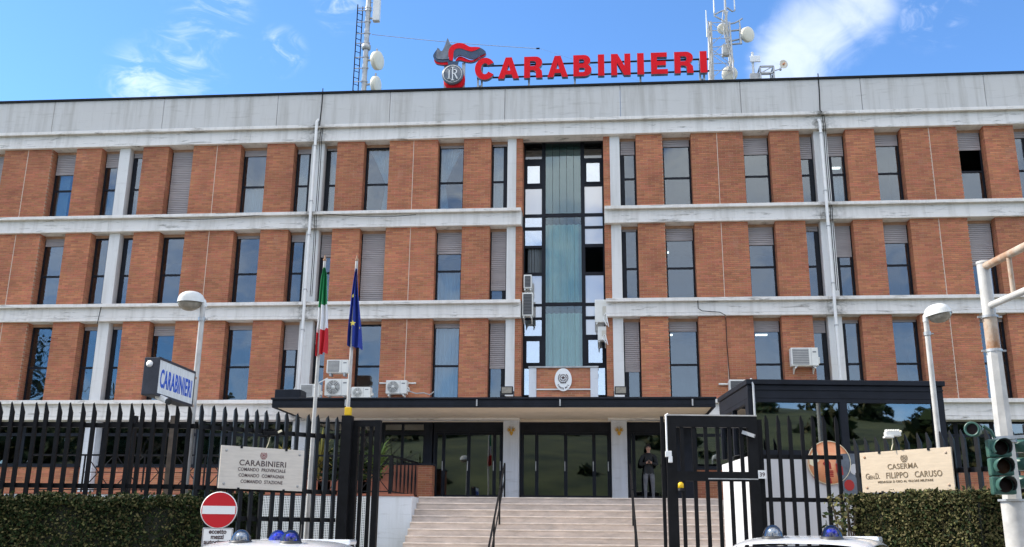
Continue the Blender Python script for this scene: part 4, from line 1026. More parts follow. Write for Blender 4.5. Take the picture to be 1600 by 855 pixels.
# ------------------------------------------------------------------ air conditioners and floodlights
def ac_unit(loc, w, h, d, label, rz=0., style='fan', legs=.06, bracket=False):
    """outdoor unit; front towards -y before turning"""
    t = thing('air_conditioner', label, 'air conditioner', loc, 'outdoor air conditioning units', rz)
    b = MB(); b.bbox(-w/2, w/2, 0, d, legs, legs+h, .018); body = b.build('casing', 'ac_white', t)
    r = h*.43; cx_ = -w/2+r+.05; cz = legs+h*.5
    if style == 'louvre':
        b = MB(); b.box(-w/2+.04, w/2-.04, -.004, .01, legs+.05, legs+h-.05); b.build('coil', 'ac_dark', t)
        b = MB(); n = int(h/.055)
        for k in range(n): z = legs+.05+(h-.1)*k/n; b.bar((-w/2+.03, -.012, z), (w/2-.03, -.012, z), .012)
        o = b.build('louvres', 'ac_grille', t); o['kind'] = 'stuff'
    elif style == 'back':
        b = MB(); b.bbox(w/2-.16, w/2-.02, -.03, .0, legs+h*.3, legs+h*.7, .01); b.build('valve_cover', 'wall_cream', t)
        b = MB(); b.tube([(w/2-.1, -.03, legs+h*.35), (w/2-.14, -.1, legs+h*.1), (w/2-.02, -.12, -.1)], .014, 6); b.tube([(w/2-.06, -.03, legs+h*.4), (w/2-.03, -.14, legs+h*.2), (w/2+.03, -.1, -.15)], .014, 6); b.build('pipe', 'white_paint', t)
    else:
        b = MB()
        if style == 'grille':
            b.bbox(cx_-r, cx_+r, -.014, .01, cz-r, cz+r, .006); b.build('fan_opening', 'ac_grille', t)
            f = MB()
            for k in range(9): z = cz-r+2*r*(k+.5)/9; f.box(cx_-r+.01, cx_+r-.01, -.02, -.0145, z-.008, z+.008)
            o = f.build('grille', 'pole_paint', t); o['kind'] = 'stuff'
        else: b.disc((cx_, -.004, cz), r, (0, -1, 0), 28); b.build('fan_opening', 'ac_dark', t)
        if style == 'fan':
            f = MB()
            for k in range(5):
                a = k*2*PI/5; f.add([(cx_+.1*r*math.cos(a), -.006, cz+.1*r*math.sin(a)), (cx_+.85*r*math.cos(a-.25), -.006, cz+.85*r*math.sin(a-.25)), (cx_+.9*r*math.cos(a+.45), -.009, cz+.9*r*math.sin(a+.45)), (cx_+.2*r*math.cos(a+.9), -.009, cz+.2*r*math.sin(a+.9))], [(0, 1, 2, 3)])
            f.build('fan', 'ac_grille', t)
            g = MB()
            for q in (.3, .5, .7, .88, 1.0): g.lathe([(r*q-.006, -.004), (r*q+.006, -.004), (r*q+.006, .004), (r*q-.006, .004)], (cx_, -.016, cz), axis=(0, 1, 0), n=26)
            for k in range(8): a = k*PI/4; g.bar((cx_, -.016, cz), (cx_+r*math.cos(a), -.016, cz+r*math.sin(a)), .008)
            g.lathe([(0, -.012), (r*.22, -.01), (r*.24, .01)], (cx_, -.02, cz), axis=(0, 1, 0), n=16)
            g.build('fan_guard', 'ac_white', t)
        b = MB(); b.box(w/2-.22, w/2-.214, -.003, .006, legs+.02, legs+h-.02); b.box(w/2-.17, w/2-.06, -.004, .006, legs+h*.72, legs+h*.8); b.build('seam', 'ac_grille', t)
        b = MB(); b.bbox(w/2, w/2+.06, d*.3, d*.85, legs+.08, legs+h*.5, .012); b.build('valve_cover', 'ac_white', t)
    b = MB()
    for x in (-w*.32, w*.32): b.box(x-.03, x+.03, .02, d-.02, 0, legs+.005)
    b.build('foot', 'galv', t)
    if bracket:
        for x in (-w*.36, w*.36):
            b = MB(); b.bar((x, -.02, -.02), (x, d+.06, -.02), .04); b.bar((x, .1, -.02), (x, d+.05, -.15), .025); b.bar((x, d+.05, .1), (x, d+.05, -.17), .035); b.build('bracket', 'ac_white', t)
    return t
def ac_px(x0, x1, y0, y1, Y, label, **k):
    a, c = at(x0, y1, Y), at(x1, y0, Y); lg_ = k.get('legs', .05)
    return ac_unit(((a.x+c.x)/2, Y, a.z), c.x-a.x-.05, c.z-a.z-lg_, .30, label, **k)
ac_px(508, 546, 562, 587.5, -1.3, 'white air conditioner with grey square grille on top of its stack above the canopy', style='grille', legs=.10)
ac_px(505, 546, 592, 620, -1.3, 'white air conditioner with round fan at the bottom of its stack behind the flagpoles', legs=.04)
ac_px(466, 500, 600, 622.5, -1.5, 'leftmost grey grilled air conditioner on the canopy, behind the left flagpole', style='grille', legs=.04)
ac_px(547, 580, 604.5, 622.5, -1.5, 'low white air conditioner with dark fan just right of the right flagpole', legs=.02)
ac_px(601, 637, 594, 617, -.34, 'white air conditioner alone on wall rails, left of the oval plaque', legs=.04, bracket=True)
ac_px(1236, 1279, 543, 573.5, -.36, 'white air conditioner high on the brick pier above the guardhouse roof', style='grille', legs=.04, bracket=True)
ac_px(1139, 1169, 593, 612, -.5, 'white air conditioner half hidden behind the left corner of the guardhouse roof', style='louvre', legs=.04)
ac_px(817, 832, 429, 452, .1, 'small side on air conditioner, upper of two left of the glass strip', style='louvre', legs=.03, bracket=True)
ac_px(814.5, 834, 457, 495, .0, 'large black louvred air conditioner, lower of two left of the glass strip', style='louvre', legs=.03, bracket=True)
ac_px(928.5, 950, 468, 505, .0, 'large white side on air conditioner, upper of two right of the glass strip', style='back', legs=.03, bracket=True)
ac_px(933, 949, 510, 533, .1, 'small white side on air conditioner, lower of two right of the glass strip', style='back', legs=.03, bracket=True)
def cond(lab, pts, Y, r=.018, m='ac_white'):
    t = thing('conduit', lab, 'conduit', (0, 0, 0)); b = MB(); b.tube([at(*p, Y) for p in pts], r, 6); b.build('pipe', m, t)
cond('white rail fixed behind the lone air conditioner on the brick wall', [(593, 599), (650, 599)], -.03, .03)
cond('white pipes bent from the left stack of air conditioners to the wall', [(462, 605), (458, 611), (466, 616), (470, 612), (490, 603), (512, 591)], -1.2, .02)
cond('dark pipes trailing right from the lone air conditioner along the canopy', [(637, 606), (641, 612), (650, 615), (662, 614), (672, 617), (678, 612)], -.5, .02, 'galv')
cond('white rail on the brick beside the half hidden air conditioner', [(1123, 600.5), (1141, 600.5)], -.05, .035)
def floodlight(px, py, Y, label, s=.36):
    p = at(px, py, Y); t = thing('floodlight', label, 'floodlight', p, 'floodlights on the canopy')
    b = MB(); b.bbox(-s/2, s/2, -.02, .12, -.10, .14, .02); b.build('housing', 'frame', t)
    b = MB(); b.box(-s/2+.03, s/2-.03, -.026, -.019, -.07, .11); b.build('lens', 'lamp_bowl', t)
    b = MB(); b.bar((-s/2-.02, .05, 0), (-s/2-.02, .05, -.24), .025); b.bar((s/2+.02, .05, 0), (s/2+.02, .05, -.24), .025); b.bar((-s/2-.02, .05, -.24), (s/2+.02, .05, -.24), .03); b.build('yoke', 'frame', t)
floodlight(792, 611, -2.6, 'black floodlight on the canopy left of the oval plaque')
floodlight(970, 611, -2.6, 'black floodlight on the canopy right of the oval plaque')

# ------------------------------------------------------------------ guardhouse
GD = 18.5
g0, g1 = ad(1167, 593, GD), ad(1471, 593, GD)
gh = thing('guardhouse', 'low black framed guardhouse with big tinted windows, right of the gate', 'guardhouse', (g0.x, g0.y, 0), None, math.atan2(RH.y, RH.x))
GW = (g1-g0).length; GT = g0.z; GDP = 2.6
def gl(px, py): p = ad(px, py, GD)-Vector((g0.x, g0.y, 0)); return (p.dot(RH), p.z)   # front plane coordinates
zf0 = gl(1300, 625)[1]; zg0 = gl(1300, 704)[1]; 
b = MB(); b.bbox(0, GW, 0, GDP, zf0+.02, GT-.10, .012); b.bbox(-.03, GW+.04, -.05, GDP+.02, GT-.098, GT, .012); b.box(.0, GW, -.02, -.002, GT-.2, GT-.17); b.build('roof_fascia', 'frame', gh)
b = MB(); t = .10
u1 = gl(1320, 660)[0]
for u in (0, u1-.07, GW-.22): b.box(u+.0, u+(.14 if u < GW-.3 else .22), .004, .16, zg0, zf0+.02)
b.box(0, GW, .006, .16, zg0-.10, zg0-.001); b.box(.14, GW-.2, .007, .15, zf0-.05, zf0+.02)
for y in (.162, 1.35, GDP-.12): b.box(.003, .12, y, y+.10, zg0, zf0+.02)
b.box(.002, .12, .27, GDP-.13, zf0-.06, zf0+.021); b.box(GW-.12, GW-.002, .17, GDP, zg0, zf0+.02); b.build('frame', 'frame', gh)
for a, c in ((.14, u1-.07), (u1+.07, GW-.22)): p = MB(); p.box(a, c, .06, .068, zg0, zf0-.04); p.build('pane', 'glass_guard', gh)
for a, c in ((.262, 1.35), (1.45, GDP-.12)): p = MB(); p.box(.05, .058, a, c, zg0, zf0-.05); p.build('pane', 'glass_guard', gh)
b = MB(); b.bbox(-.0, GW, .02, GDP, 0, zg0-.101, .01); b.build('wall', 'wall_grey', gh)
b = MB(); b.box(.2, GW-.2, GDP-.3, GDP-.2, zg0, zf0); b.box(.2, GW-.2, .3, GDP-.3, zf0-.03, zf0); b.build('inner_wall', 'interior_dark', gh)
b = MB(); b.tube([(.10, -.06, 2.2), (.10, -.06, zf0+.25), (.08, .0, zf0+.4)], .022, 7); b.build('conduit', 'galv', gh)
# round badge and shield on the guardhouse wall
def gp_(px, py, dy): p = ad(px, py, GD); return p-FH*dy
bc = gl(1295, 723); r_ = 33/F_PX*GD
b = MB(); b.lathe([(0, 0), (r_, 0), (r_, .03), (0, .03)], (bc[0], -.015, bc[1]), axis=(0, 1, 0), n=36); bd = b.build('round_badge', 'orange', gh, fix=True)
def on_badge(name, pts, m, dy=0.):
    b = MB(); b.prism([(bc[0]+x*r_, bc[1]+y*r_) for x, y in pts], -.03-dy, -.014); return b.build(name, m, bd, fix=True)
on_badge('figure', [(-.30, -.05), (-.18, .10), (-.12, .38), (-.04, .12), (.06, -.02), (.08, -.30), (-.14, -.26)], 'dark_red')
on_badge('figure', [(.30, -.05), (.46, .0), (.60, -.2), (.62, -.55), (.42, -.62), (.32, -.4)], 'dark_red')
on_badge('figure', [(-.92, .15), (-.72, .5), (-.55, .62), (-.45, .1), (-.70, -.2), (-.92, -.1)], 'cream')
for k in range(4): on_badge('band', [(-.22, -.36-.08*k), (.16, -.36-.08*k), (.16, -.41-.08*k), (-.22, -.41-.08*k)], 'dark_red', -.004)
on_badge('bar', [(-.08, -.72), (.02, -.70), (.06, -.94), (-.02, -.96)], 'dark_red')
on_badge('bar', [(-.78, -.66), (-.58, -.50), (-.54, -.58), (-.74, -.74)], 'dark_red')
b = MB(); b.lathe([(r_-.010, 0), (r_+.002, 0), (r_+.002, .02), (r_-.010, .02)], (bc[0], -.03, bc[1]), axis=(0, 1, 0), n=40); b.build('rim', 'cream', bd, fix=True)
sc = gl(1336, 746); b = MB(); b.prism([(sc[0]+x*.32, sc[1]+y*.42) for x, y in smooth_poly([(-1, .9), (0, 1.05), (1, .9), (1, -.1), (.55, -.8), (0, -1.1), (-.55, -.8), (-1, -.1)], 3)], -.02, .02); shd = b.build('shield', 'emblem_grey', gh, fix=True)
for x, z, m in ((-.4, -.35, 'dark_red'), (.35, -.3, 'dark_red'), (0, .35, 'wall_grey')):
    b = MB(); b.prism([(sc[0]+(x+.3*math.cos(a))*.32, sc[1]+(z+.25*math.sin(a))*.42) for a in [i*PI/5 for i in range(10)]], -.028, -.019); b.build('device', m, shd, fix=True)

# ------------------------------------------------------------------ fences
PICKET = {}
def picket_mesh(h, key):
    if key in PICKET: return PICKET[key]
    w, d = .058, .050; b = MB()
    # folded steel picket cut to a slanting point
    zt = h; b.add([(-w/2, -d/2, 0), (w/2, -d/2, 0), (w/2, d/2, 0), (-w/2, d/2, 0), (-w/2, -d/2, zt-.02), (w/2, -d/2, zt-.13), (w/2, d/2, zt-.16), (-w/2, d/2, zt-.05), (-w*.15, -d/2, zt)],
                 [(0, 3, 2, 1), (0, 1, 5, 8, 4), (1, 2, 6, 5), (2, 3, 7, 6), (3, 0, 4, 7), (4, 8, 7), (8, 5, 6, 7)])
    PICKET[key] = b.mesh('picket', 'steel_black'); return PICKET[key]
def fence(name, label, A, Bp, n, ztop, rails, post_ends=True, zbase=.12, rail_off=.055, posts=()):
    A = Vector((A.x, A.y, 0)); Bp = Vector((Bp.x, Bp.y, 0)); d = Bp-A; an = math.atan2(d.y, d.x)
    t = thing(name, label, 'fence', A, 'black picket fence runs', an); L_ = d.length
    me = picket_mesh(ztop-zbase-.1, round(ztop-zbase, 2))
    for k in range(n):
        o = link('picket', me, t); o.location = (L_*(k+.5)/n, 0, zbase+.1); o.rotation_euler = (rnd.uniform(-.004, .004), rnd.uniform(-.006, .006), R(rnd.uniform(-3, 3)))
    for z in rails: b = MB(); b.box(0, L_, rail_off-.02, rail_off+.03, z-.035, z+.035); b.build('rail', 'steel_black', t)
    for u in posts: b = MB(); b.box(L_*u-.04, L_*u+.04, rail_off+.032, rail_off+.11, zbase, ztop-.25); b.build('post', 'steel_black', t)
    b = MB(); b.box(0, L_, -.10, .16, 0, zbase+.06); b.build('plinth', 'kerb', t)
    return t
DA = 15.0
ZF = ad(150, 629, DA).z
zr = [ad(150, 664, DA).z, ad(420, 766, 15.9).z, ad(420, 811, 15.9).z]
FA0, FA1 = ad(-130, 700, DA), ad(302, 700, DA)
FB1 = ad(532, 700, 16.6)
fence('picket_fence', 'black steel picket fence along the dark hedge at the far left', FA0, FA1, 23, ZF, zr)
fence('picket_fence', 'black steel picket fence angled back behind the stone plaque with four lines of carved text', FA1, FB1, 14, ZF, zr, posts=(.06,))
DC = 16.6
FC0, FC1 = ad(1190, 700, DC), ad(1317, 700, DC)
zc = ad(1250, 649, DC).z
fence('picket_fence', 'black steel picket fence in front of the round orange badge', FC0, FC1, 7, zc, [ad(1250, 714, DC).z, ad(1250, 781, DC).z])
FD0, FD1 = ad(1331, 700, 15.6), ad(1548, 700, 13.8)
zd = ad(1340, 684, 15.5).z
fence('picket_fence', 'black steel picket fence running forward behind the sunlit cream stone plaque', FD0, FD1+(FD1-FD0)*.35, 17, zd, [ad(1340, 775, 15.5).z, ad(1340, 742, 15.5).z], posts=(.02,))
# rear pickets and posts seen through the left fence
p0 = ad(-60, 700, 17.6); p1 = ad(300, 700, 17.6)
t = thing('inner_fence', 'lower dark fence posts and rail standing behind the far left pickets', 'fence', (0, 0, 0))
for px in (205, 268):
    p = ad(px, 700, 17.2); z = ad(px, 650, 17.2).z; b = MB(); b.box(p.x-.05, p.x+.05, p.y-.05, p.y+.05, .1, z); b.build('post', 'steel_black' if px != 268 else 'bark', t)
a, c = ad(60, 690, 17.3), ad(270, 690, 17.3); z = ad(60, 662, 17.2).z; b = MB(); b.bar((a.x, a.y, z), (c.x, c.y, z), .06); b.build('rail', 'steel_black', t)

# ------------------------------------------------------------------ gates
def gate(name, label, p0, p1, ztop, nb, mids, zb=.15, fw=.10, plate=None):
    d = Vector((p1.x-p0.x, p1.y-p0.y, 0)); L_ = d.length
    t = thing(name, label, 'gate', (p0.x, p0.y, 0), None, math.atan2(d.y, d.x))
    b = MB(); b.box(0, fw, -.04, .05, zb, ztop); b.box(L_-fw, L_, -.04, .05, zb, ztop); b.box(fw, L_-fw, -.039, .049, ztop-fw*1.1, ztop); b.box(fw, L_-fw, -.039, .049, zb, zb+fw)
    for m0, m1 in mids: b.box(fw, L_-fw, -.038, .048, m0, m1)
    b.build('frame', 'steel_black', t)
    for k in range(nb):
        x = fw+(L_-2*fw)*(k+.5)/nb; c = MB(); c.box(x-.03, x+.03, -.02, .03, zb+.05, ztop-.05); c.build('bar', 'steel_black', t)
    return t, L_
# left: post with yellow cap, folded narrow leaf, stop post
DG = 16.6
t = thing('gate_post', 'thick black gate post with a yellow beacon cap, left of the entrance gap', 'gate post', (0, 0, 0))
p = ad(541, 700, DG); zt3 = ad(541, 650, DG).z; hw = 8.0/F_PX*DG
b = MB(); b.bbox(p.x-hw, p.x+hw, p.y-hw, p.y+hw, 0, zt3, .01); b.build('column', 'steel_black', t)
zy = ad(541, 636.5, DG).z; b = MB(); b.bbox(p.x-.055, p.x+.055, p.y-.055, p.y+.055, zt3+.002, zy, .015); b.build('beacon', 'yellow', t)
q0, q1 = ad(551, 700, DG+.15), ad(594, 700, DG+.05)
gate('gate_leaf', 'narrow black gate leaf beside the yellow capped post', q0, q1, ad(570, 656, DG).z, 2, [], fw=.10)
q0, q1 = ad(1041, 700, DC), ad(1184, 700, DC)
zm0, zm1 = ad(1100, 752, DC).z, ad(1100, 737, DC).z
gt, GL = gate('gate_leaf', 'wide black gate leaf with thick frame and middle rail, right of the stairs', q0, q1, ad(1110, 651, DC).z, 6, [(zm0, zm1)], fw=.17)
b = MB(); b.box(-.005, GL+.0, -.05, .06, ad(1110, 650.5, DC).z, ad(1110, 648.5, DC).z); b.build('top_strip', 'pole_paint', gt)
b = MB(); b.box(GL*.44, GL*.98, -.05, -.039, zm1-.13, zm1-.11); b.build('latch_bar', 'galv', gt)
def gz_(px, py): return ad(px, py, DC).z
b = MB(); b.bar((GL-.26, -.06, gz_(1170, 676)), (GL-.08, -.16, gz_(1170, 683)), .07, .06); b.build('lock_lamp', 'galv', gt)
t = thing('gate_jamb', 'slim gate jamb with white intercom at the left edge of the wide gate leaf', 'gate post', (0, 0, 0))
p = ad(1036, 700, DC+.1); b = MB(); b.box(p.x-.035, p.x+.02, p.y-.05, p.y+.05, 0, gz_(1036, 650)); b.build('column', 'steel_black', t)
p = ad(1042, 700, DC-.12); b = MB(); b.tube([(p.x, p.y, gz_(1042, 711)), (p.x, p.y, gz_(1042, 650)), (p.x+.04, p.y, gz_(1042, 648))], .016, 6); b.build('conduit', 'white_paint', t)
b = MB(); b.bbox(p.x-.03, p.x+.075, p.y-.06, p.y+.03, gz_(1047, 715), gz_(1047, 706), .008); b.bbox(p.x+.02, p.x+.085, p.y-.06, p.y+.03, gz_(1047, 724), gz_(1047, 714), .01); b.build('intercom', 'white_paint', t)
t = thing('warning_beacon', 'small yellow beacon low on the wide gate leaf', 'beacon', ad(1064, 763, DC-.08))
b = MB(); b.lathe([(0, 0), (.05, 0), (.045, .08), (.02, .10), (0, .10)], (0, 0, 0), n=14); b.build('lens', 'yellow', t)
b = MB(); b.lathe([(.055, -.05), (.055, 0), (0, 0)], (0, 0, 0), n=14); b.build('base', 'steel_black', t)
t = thing('gate_post', 'black post carrying the house number plate, right of the wide gate leaf', 'gate post', (0, 0, 0))
p = ad(1187, 700, DC+.1); b = MB(); b.box(p.x-.05, p.x+.05, p.y-.05, p.y+.05, 0, gz_(1187, 655)); b.build('column', 'steel_black', t)
n0, n1 = ad(1185, 748, DC-.05), ad(1196.5, 735, DC-.05)
t = thing('number_plate', 'small white plate with the number 39 on the gate post', 'house number', ((n0.x+n1.x)/2, n0.y, (n0.z+n1.z)/2))
b = MB(); b.bbox(-(n1.x-n0.x)/2, (n1.x-n0.x)/2, -.008, .012, -(n1.z-n0.z)/2, (n1.z-n0.z)/2, .004); b.build('plate', 'white_paint', t)
me = text_mesh('39', .095, .002, .001); stand(me, (0, -.011, -.033), (1, 0, 0), ['ink']); link('lettering', me, t)

# ------------------------------------------------------------------ stone plaques
SERIF = {}
def plaque(label, TL, TR, BL, lines, ink, mats='stone_sign', emb='ink_red', hy=.06):
    """thin travertine slab hung on the pickets: lines = (text, cap height, z from the top, width limit)"""
    xd = (TR-TL); xd.z = 0; L_ = xd.length; H = TL.z-BL.z; xd.normalize()
    t = thing('stone_plaque', label, 'plaque', (TL+TR)/2 - Vector((0, 0, H/2)), None, math.atan2(xd.y, xd.x))
    b = MB(); b.bbox(-L_/2, L_/2, -.012, .018, -H/2, H/2, .004); sl = b.build('slab', mats, t)
    for sx in (-1, 1):
        for sz in (-1, 1):
            b = MB(); b.lathe([(0, -.012), (.016, -.010), (.022, 0), (.022, .004)], (sx*(L_/2-.085), -.012, sz*(H/2-.075)), axis=(0, 1, 0), n=14); b.build('stud', 'galv' if ink == 'ink' else 'rust', t)
            c = MB(); c.box(sx*L_*.27-.018, sx*L_*.27+.018, -.022, .03, sz*H/2-.03, sz*H/2+.02); c.build('clip', 'steel_black', t)
    republic_emblem((0, -.0155, H/2-hy-.06), .095, (1, 0, 0), t, emb, t=.002)
    for txt, cap, z, wmax, dx in lines:
        me = text_mesh(txt, cap/.70, .002, cap*.012, 1., 1.06)
        xs = [v.co.x for v in me.vertices]; w = max(xs)-min(xs); k = wmax/w; me.transform(Matrix.Diagonal((k, 1, 1, 1)))
        stand(me, (dx, -.0150, H/2-z-cap), (1, 0, 0), [ink]); link('lettering', me, t)
    return t
fb = (FB1-FA1); fb.z = 0; fbn = fb.normalized(); nb = Vector((fbn.y, -fbn.x, 0))
def on_line(px, A, d, off):      # where a sight line meets the vertical plane of a fence
    n = Vector((d.y, -d.x, 0)).normalized(); rr_ = ray(px, 700); o = A+n*off
    return lambda py: (lambda r: CAM+r*((o-CAM).dot(n)/r.dot(n)))(ray(px, py))
l0, l1 = on_line(346, FA1, fbn, .06), on_line(475.5, FA1, fbn, .06)
TL, TR, BL = l0(697), l1(703), l0(764.5)
H1 = TL.z-BL.z
k = H1/.66
LW = (Vector((TR.x, TR.y, 0))-Vector((TL.x, TL.y, 0))).length
plaque('pale stone plaque with four lines of carved text on the left fence', TL, TR, BL,
       [('CARABINIERI', .088*k, .205*k, LW*.56, .0), ('COMANDO  PROVINCIALE', .052*k, .325*k, LW*.57, -.01), ('COMANDO  COMPAGNIA', .052*k, .418*k, LW*.545, -.01), ('COMANDO  STAZIONE', .052*k, .512*k, LW*.50, .0)], 'ink')
fd = (FD1-FD0); fd.z = 0; fdn = fd.normalized()
l0, l1 = on_line(1343.5, FD0, fdn, .09), on_line(1486, FD0, fdn, .09)
TL, TR, BL = l0(707.5), l1(699), l0(770)
H2 = TL.z-BL.z; k = H2/.66
LW = (Vector((TR.x, TR.y, 0))-Vector((TL.x, TL.y, 0))).length
plaque('sunlit cream stone plaque naming the barracks in brown carved capitals on the right fence', TL, TR, BL,
       [('CASERMA', .085*k, .21*k, LW*.33, -.04), ('FILIPPO   CARUSO', .095*k, .345*k, LW*.60, .13), ('D.', .095*k, .345*k, LW*.045, -.345*LW+.05), ('G', .095*k, .345*k, LW*.042, -.46*LW+.05), ('EN.', .06*k, .380*k, LW*.065, -.405*LW+.05), ('MEDAGLIA D ORO AL VALORE MILITARE', .036*k, .475*k, LW*.60, -.02)], 'ink_brown', 'stone_cream', emb='ink_brown')
# little lamps above the plaques
def sign_lamp(px, py, d, label, m='ac_white'):
    p = ad(px, py, d); t = thing('sign_lamp', label, 'lamp', p, 'small lamps over the plaques')
    b = MB(); b.bbox(-.13, .10, -.06, .06, -.03, .04, .012); b.bbox(-.16, -.02, -.10, .02, -.06, -.03, .01); b.build('housing', m, t)
    b = MB()
    for k in range(6): b.box(-.11+k*.035, -.10+k*.035, -.062, .062, .04, .075)
    o = b.build('fins', m, t); o['kind'] = 'stuff'
    b = MB(); b.bar((.05, .0, 0), (.14, .08, .06), .03); b.tube([(-.02, 0, -.05), (-.03, -.02, -.15), (-.06, -.03, -.24)], .008, 5, 0); b.build('arm', 'cream', t)
sign_lamp(424, 678, 15.75, 'small dark lamp with a hanging wire above the left stone plaque', 'steel_black')
sign_lamp(1396, 679, 14.9, 'small white finned lamp above the sunlit cream plaque')

# ------------------------------------------------------------------ hedges
def hedge(label, poly, z0, z1, n, mats, seed, bulge=.08):
    """clipped hedge: dark core and a shell of small leaves; poly = front line points then depth behind it"""
    t = thing('hedge', label, 'hedge', (0, 0, 0)); rr = random.Random(seed)
    pts, dep = poly; b = MB()
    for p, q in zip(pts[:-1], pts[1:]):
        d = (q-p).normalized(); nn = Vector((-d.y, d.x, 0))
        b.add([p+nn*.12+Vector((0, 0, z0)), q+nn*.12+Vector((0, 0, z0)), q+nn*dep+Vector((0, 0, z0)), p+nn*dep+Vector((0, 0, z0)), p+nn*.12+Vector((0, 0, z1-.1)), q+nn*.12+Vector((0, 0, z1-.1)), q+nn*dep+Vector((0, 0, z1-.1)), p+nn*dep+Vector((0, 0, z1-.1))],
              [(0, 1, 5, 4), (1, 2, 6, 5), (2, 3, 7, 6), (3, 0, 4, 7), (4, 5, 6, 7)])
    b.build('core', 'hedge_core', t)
    L = [(q-p).length for p, q in zip(pts[:-1], pts[1:])]; tot = sum(L); P_ = []
    ph = [rr.uniform(0, 6) for _ in range(6)]
    for _ in range(n):
        u = rr.uniform(0, tot); i = 0
        while u > L[i] and i < len(L)-1: u -= L[i]; i += 1
        p, q = pts[i], pts[i+1]; d = (q-p).normalized(); nn = Vector((-d.y, d.x, 0)); a = p+d*u
        w = bulge*(math.sin(u*3+ph[0])+.6*math.sin(u*7.3+ph[1]))
        if rr.random() < .68: P_.append(a+nn*(.05+rr.random()**2*.14+w*.5)+Vector((0, 0, rr.uniform(z0, z1)+.0)))
        else: P_.append(a+nn*rr.uniform(.03, dep)+Vector((0, 0, z1-.10+rr.random()**2*.14+.03*math.sin(u*5+ph[2])+.02*math.sin(u*17+ph[3]))))
    m = MB(); leaf_cloud(m, P_, .031, rr, list(range(len(mats)))); o = m.build('foliage', mats, t); o['kind'] = 'stuff'
    # a few shoots above the clipped top
    m = MB(); S_ = []
    for _ in range(int(tot*26)):
        u = rr.uniform(0, tot); i = 0
        while u > L[i] and i < len(L)-1: u -= L[i]; i += 1
        p, q = pts[i], pts[i+1]; d = (q-p).normalized(); nn = Vector((-d.y, d.x, 0)); a = p+d*u+nn*rr.uniform(.03, dep*.8); h = rr.uniform(.03, .13)
        for k in range(4): S_.append(a+Vector((rr.uniform(-.02, .02), rr.uniform(-.02, .02), z1+h*k/4)))
    leaf_cloud(m, S_, .04, rr, list(range(len(mats)))); o = m.build('shoots', mats, t); o['kind'] = 'stuff'
    return t
fl = lambda v: Vector((v.x, v.y, 0))
ha = ad(150, 778, 14.3).z
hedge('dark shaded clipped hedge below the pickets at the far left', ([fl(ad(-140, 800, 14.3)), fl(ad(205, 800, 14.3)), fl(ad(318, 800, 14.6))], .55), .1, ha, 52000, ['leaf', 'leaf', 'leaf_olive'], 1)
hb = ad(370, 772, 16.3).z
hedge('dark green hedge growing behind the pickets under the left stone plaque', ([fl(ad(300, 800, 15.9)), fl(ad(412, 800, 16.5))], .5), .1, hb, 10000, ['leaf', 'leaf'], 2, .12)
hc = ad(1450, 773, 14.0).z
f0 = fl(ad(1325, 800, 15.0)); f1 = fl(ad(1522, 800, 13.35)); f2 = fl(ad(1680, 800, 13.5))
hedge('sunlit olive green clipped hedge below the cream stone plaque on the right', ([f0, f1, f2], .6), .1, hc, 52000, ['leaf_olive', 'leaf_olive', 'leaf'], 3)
t = thing('shrub', 'loose sprawling shrub at the left end of the sunlit hedge', 'shrub', f0)
rr = random.Random(8); q = MB(); leaf_cloud(q, [(rr.gauss(0, .13)-.06, rr.gauss(0, .13), 1.5+rr.uniform(0, .75)) for _ in range(260)], .055, rr, [0, 1, 1]); q.build('foliage', ['leaf', 'leaf_olive'], t)
b = MB()
for k in range(5): b.tube([(0, 0, .1), (rr.uniform(-.1, .1), rr.uniform(-.1, .1), 1.2), (rr.uniform(-.25, .15), rr.uniform(-.1, .1), 2.1)], .014, 5)
b.build('stems', 'bark', t)

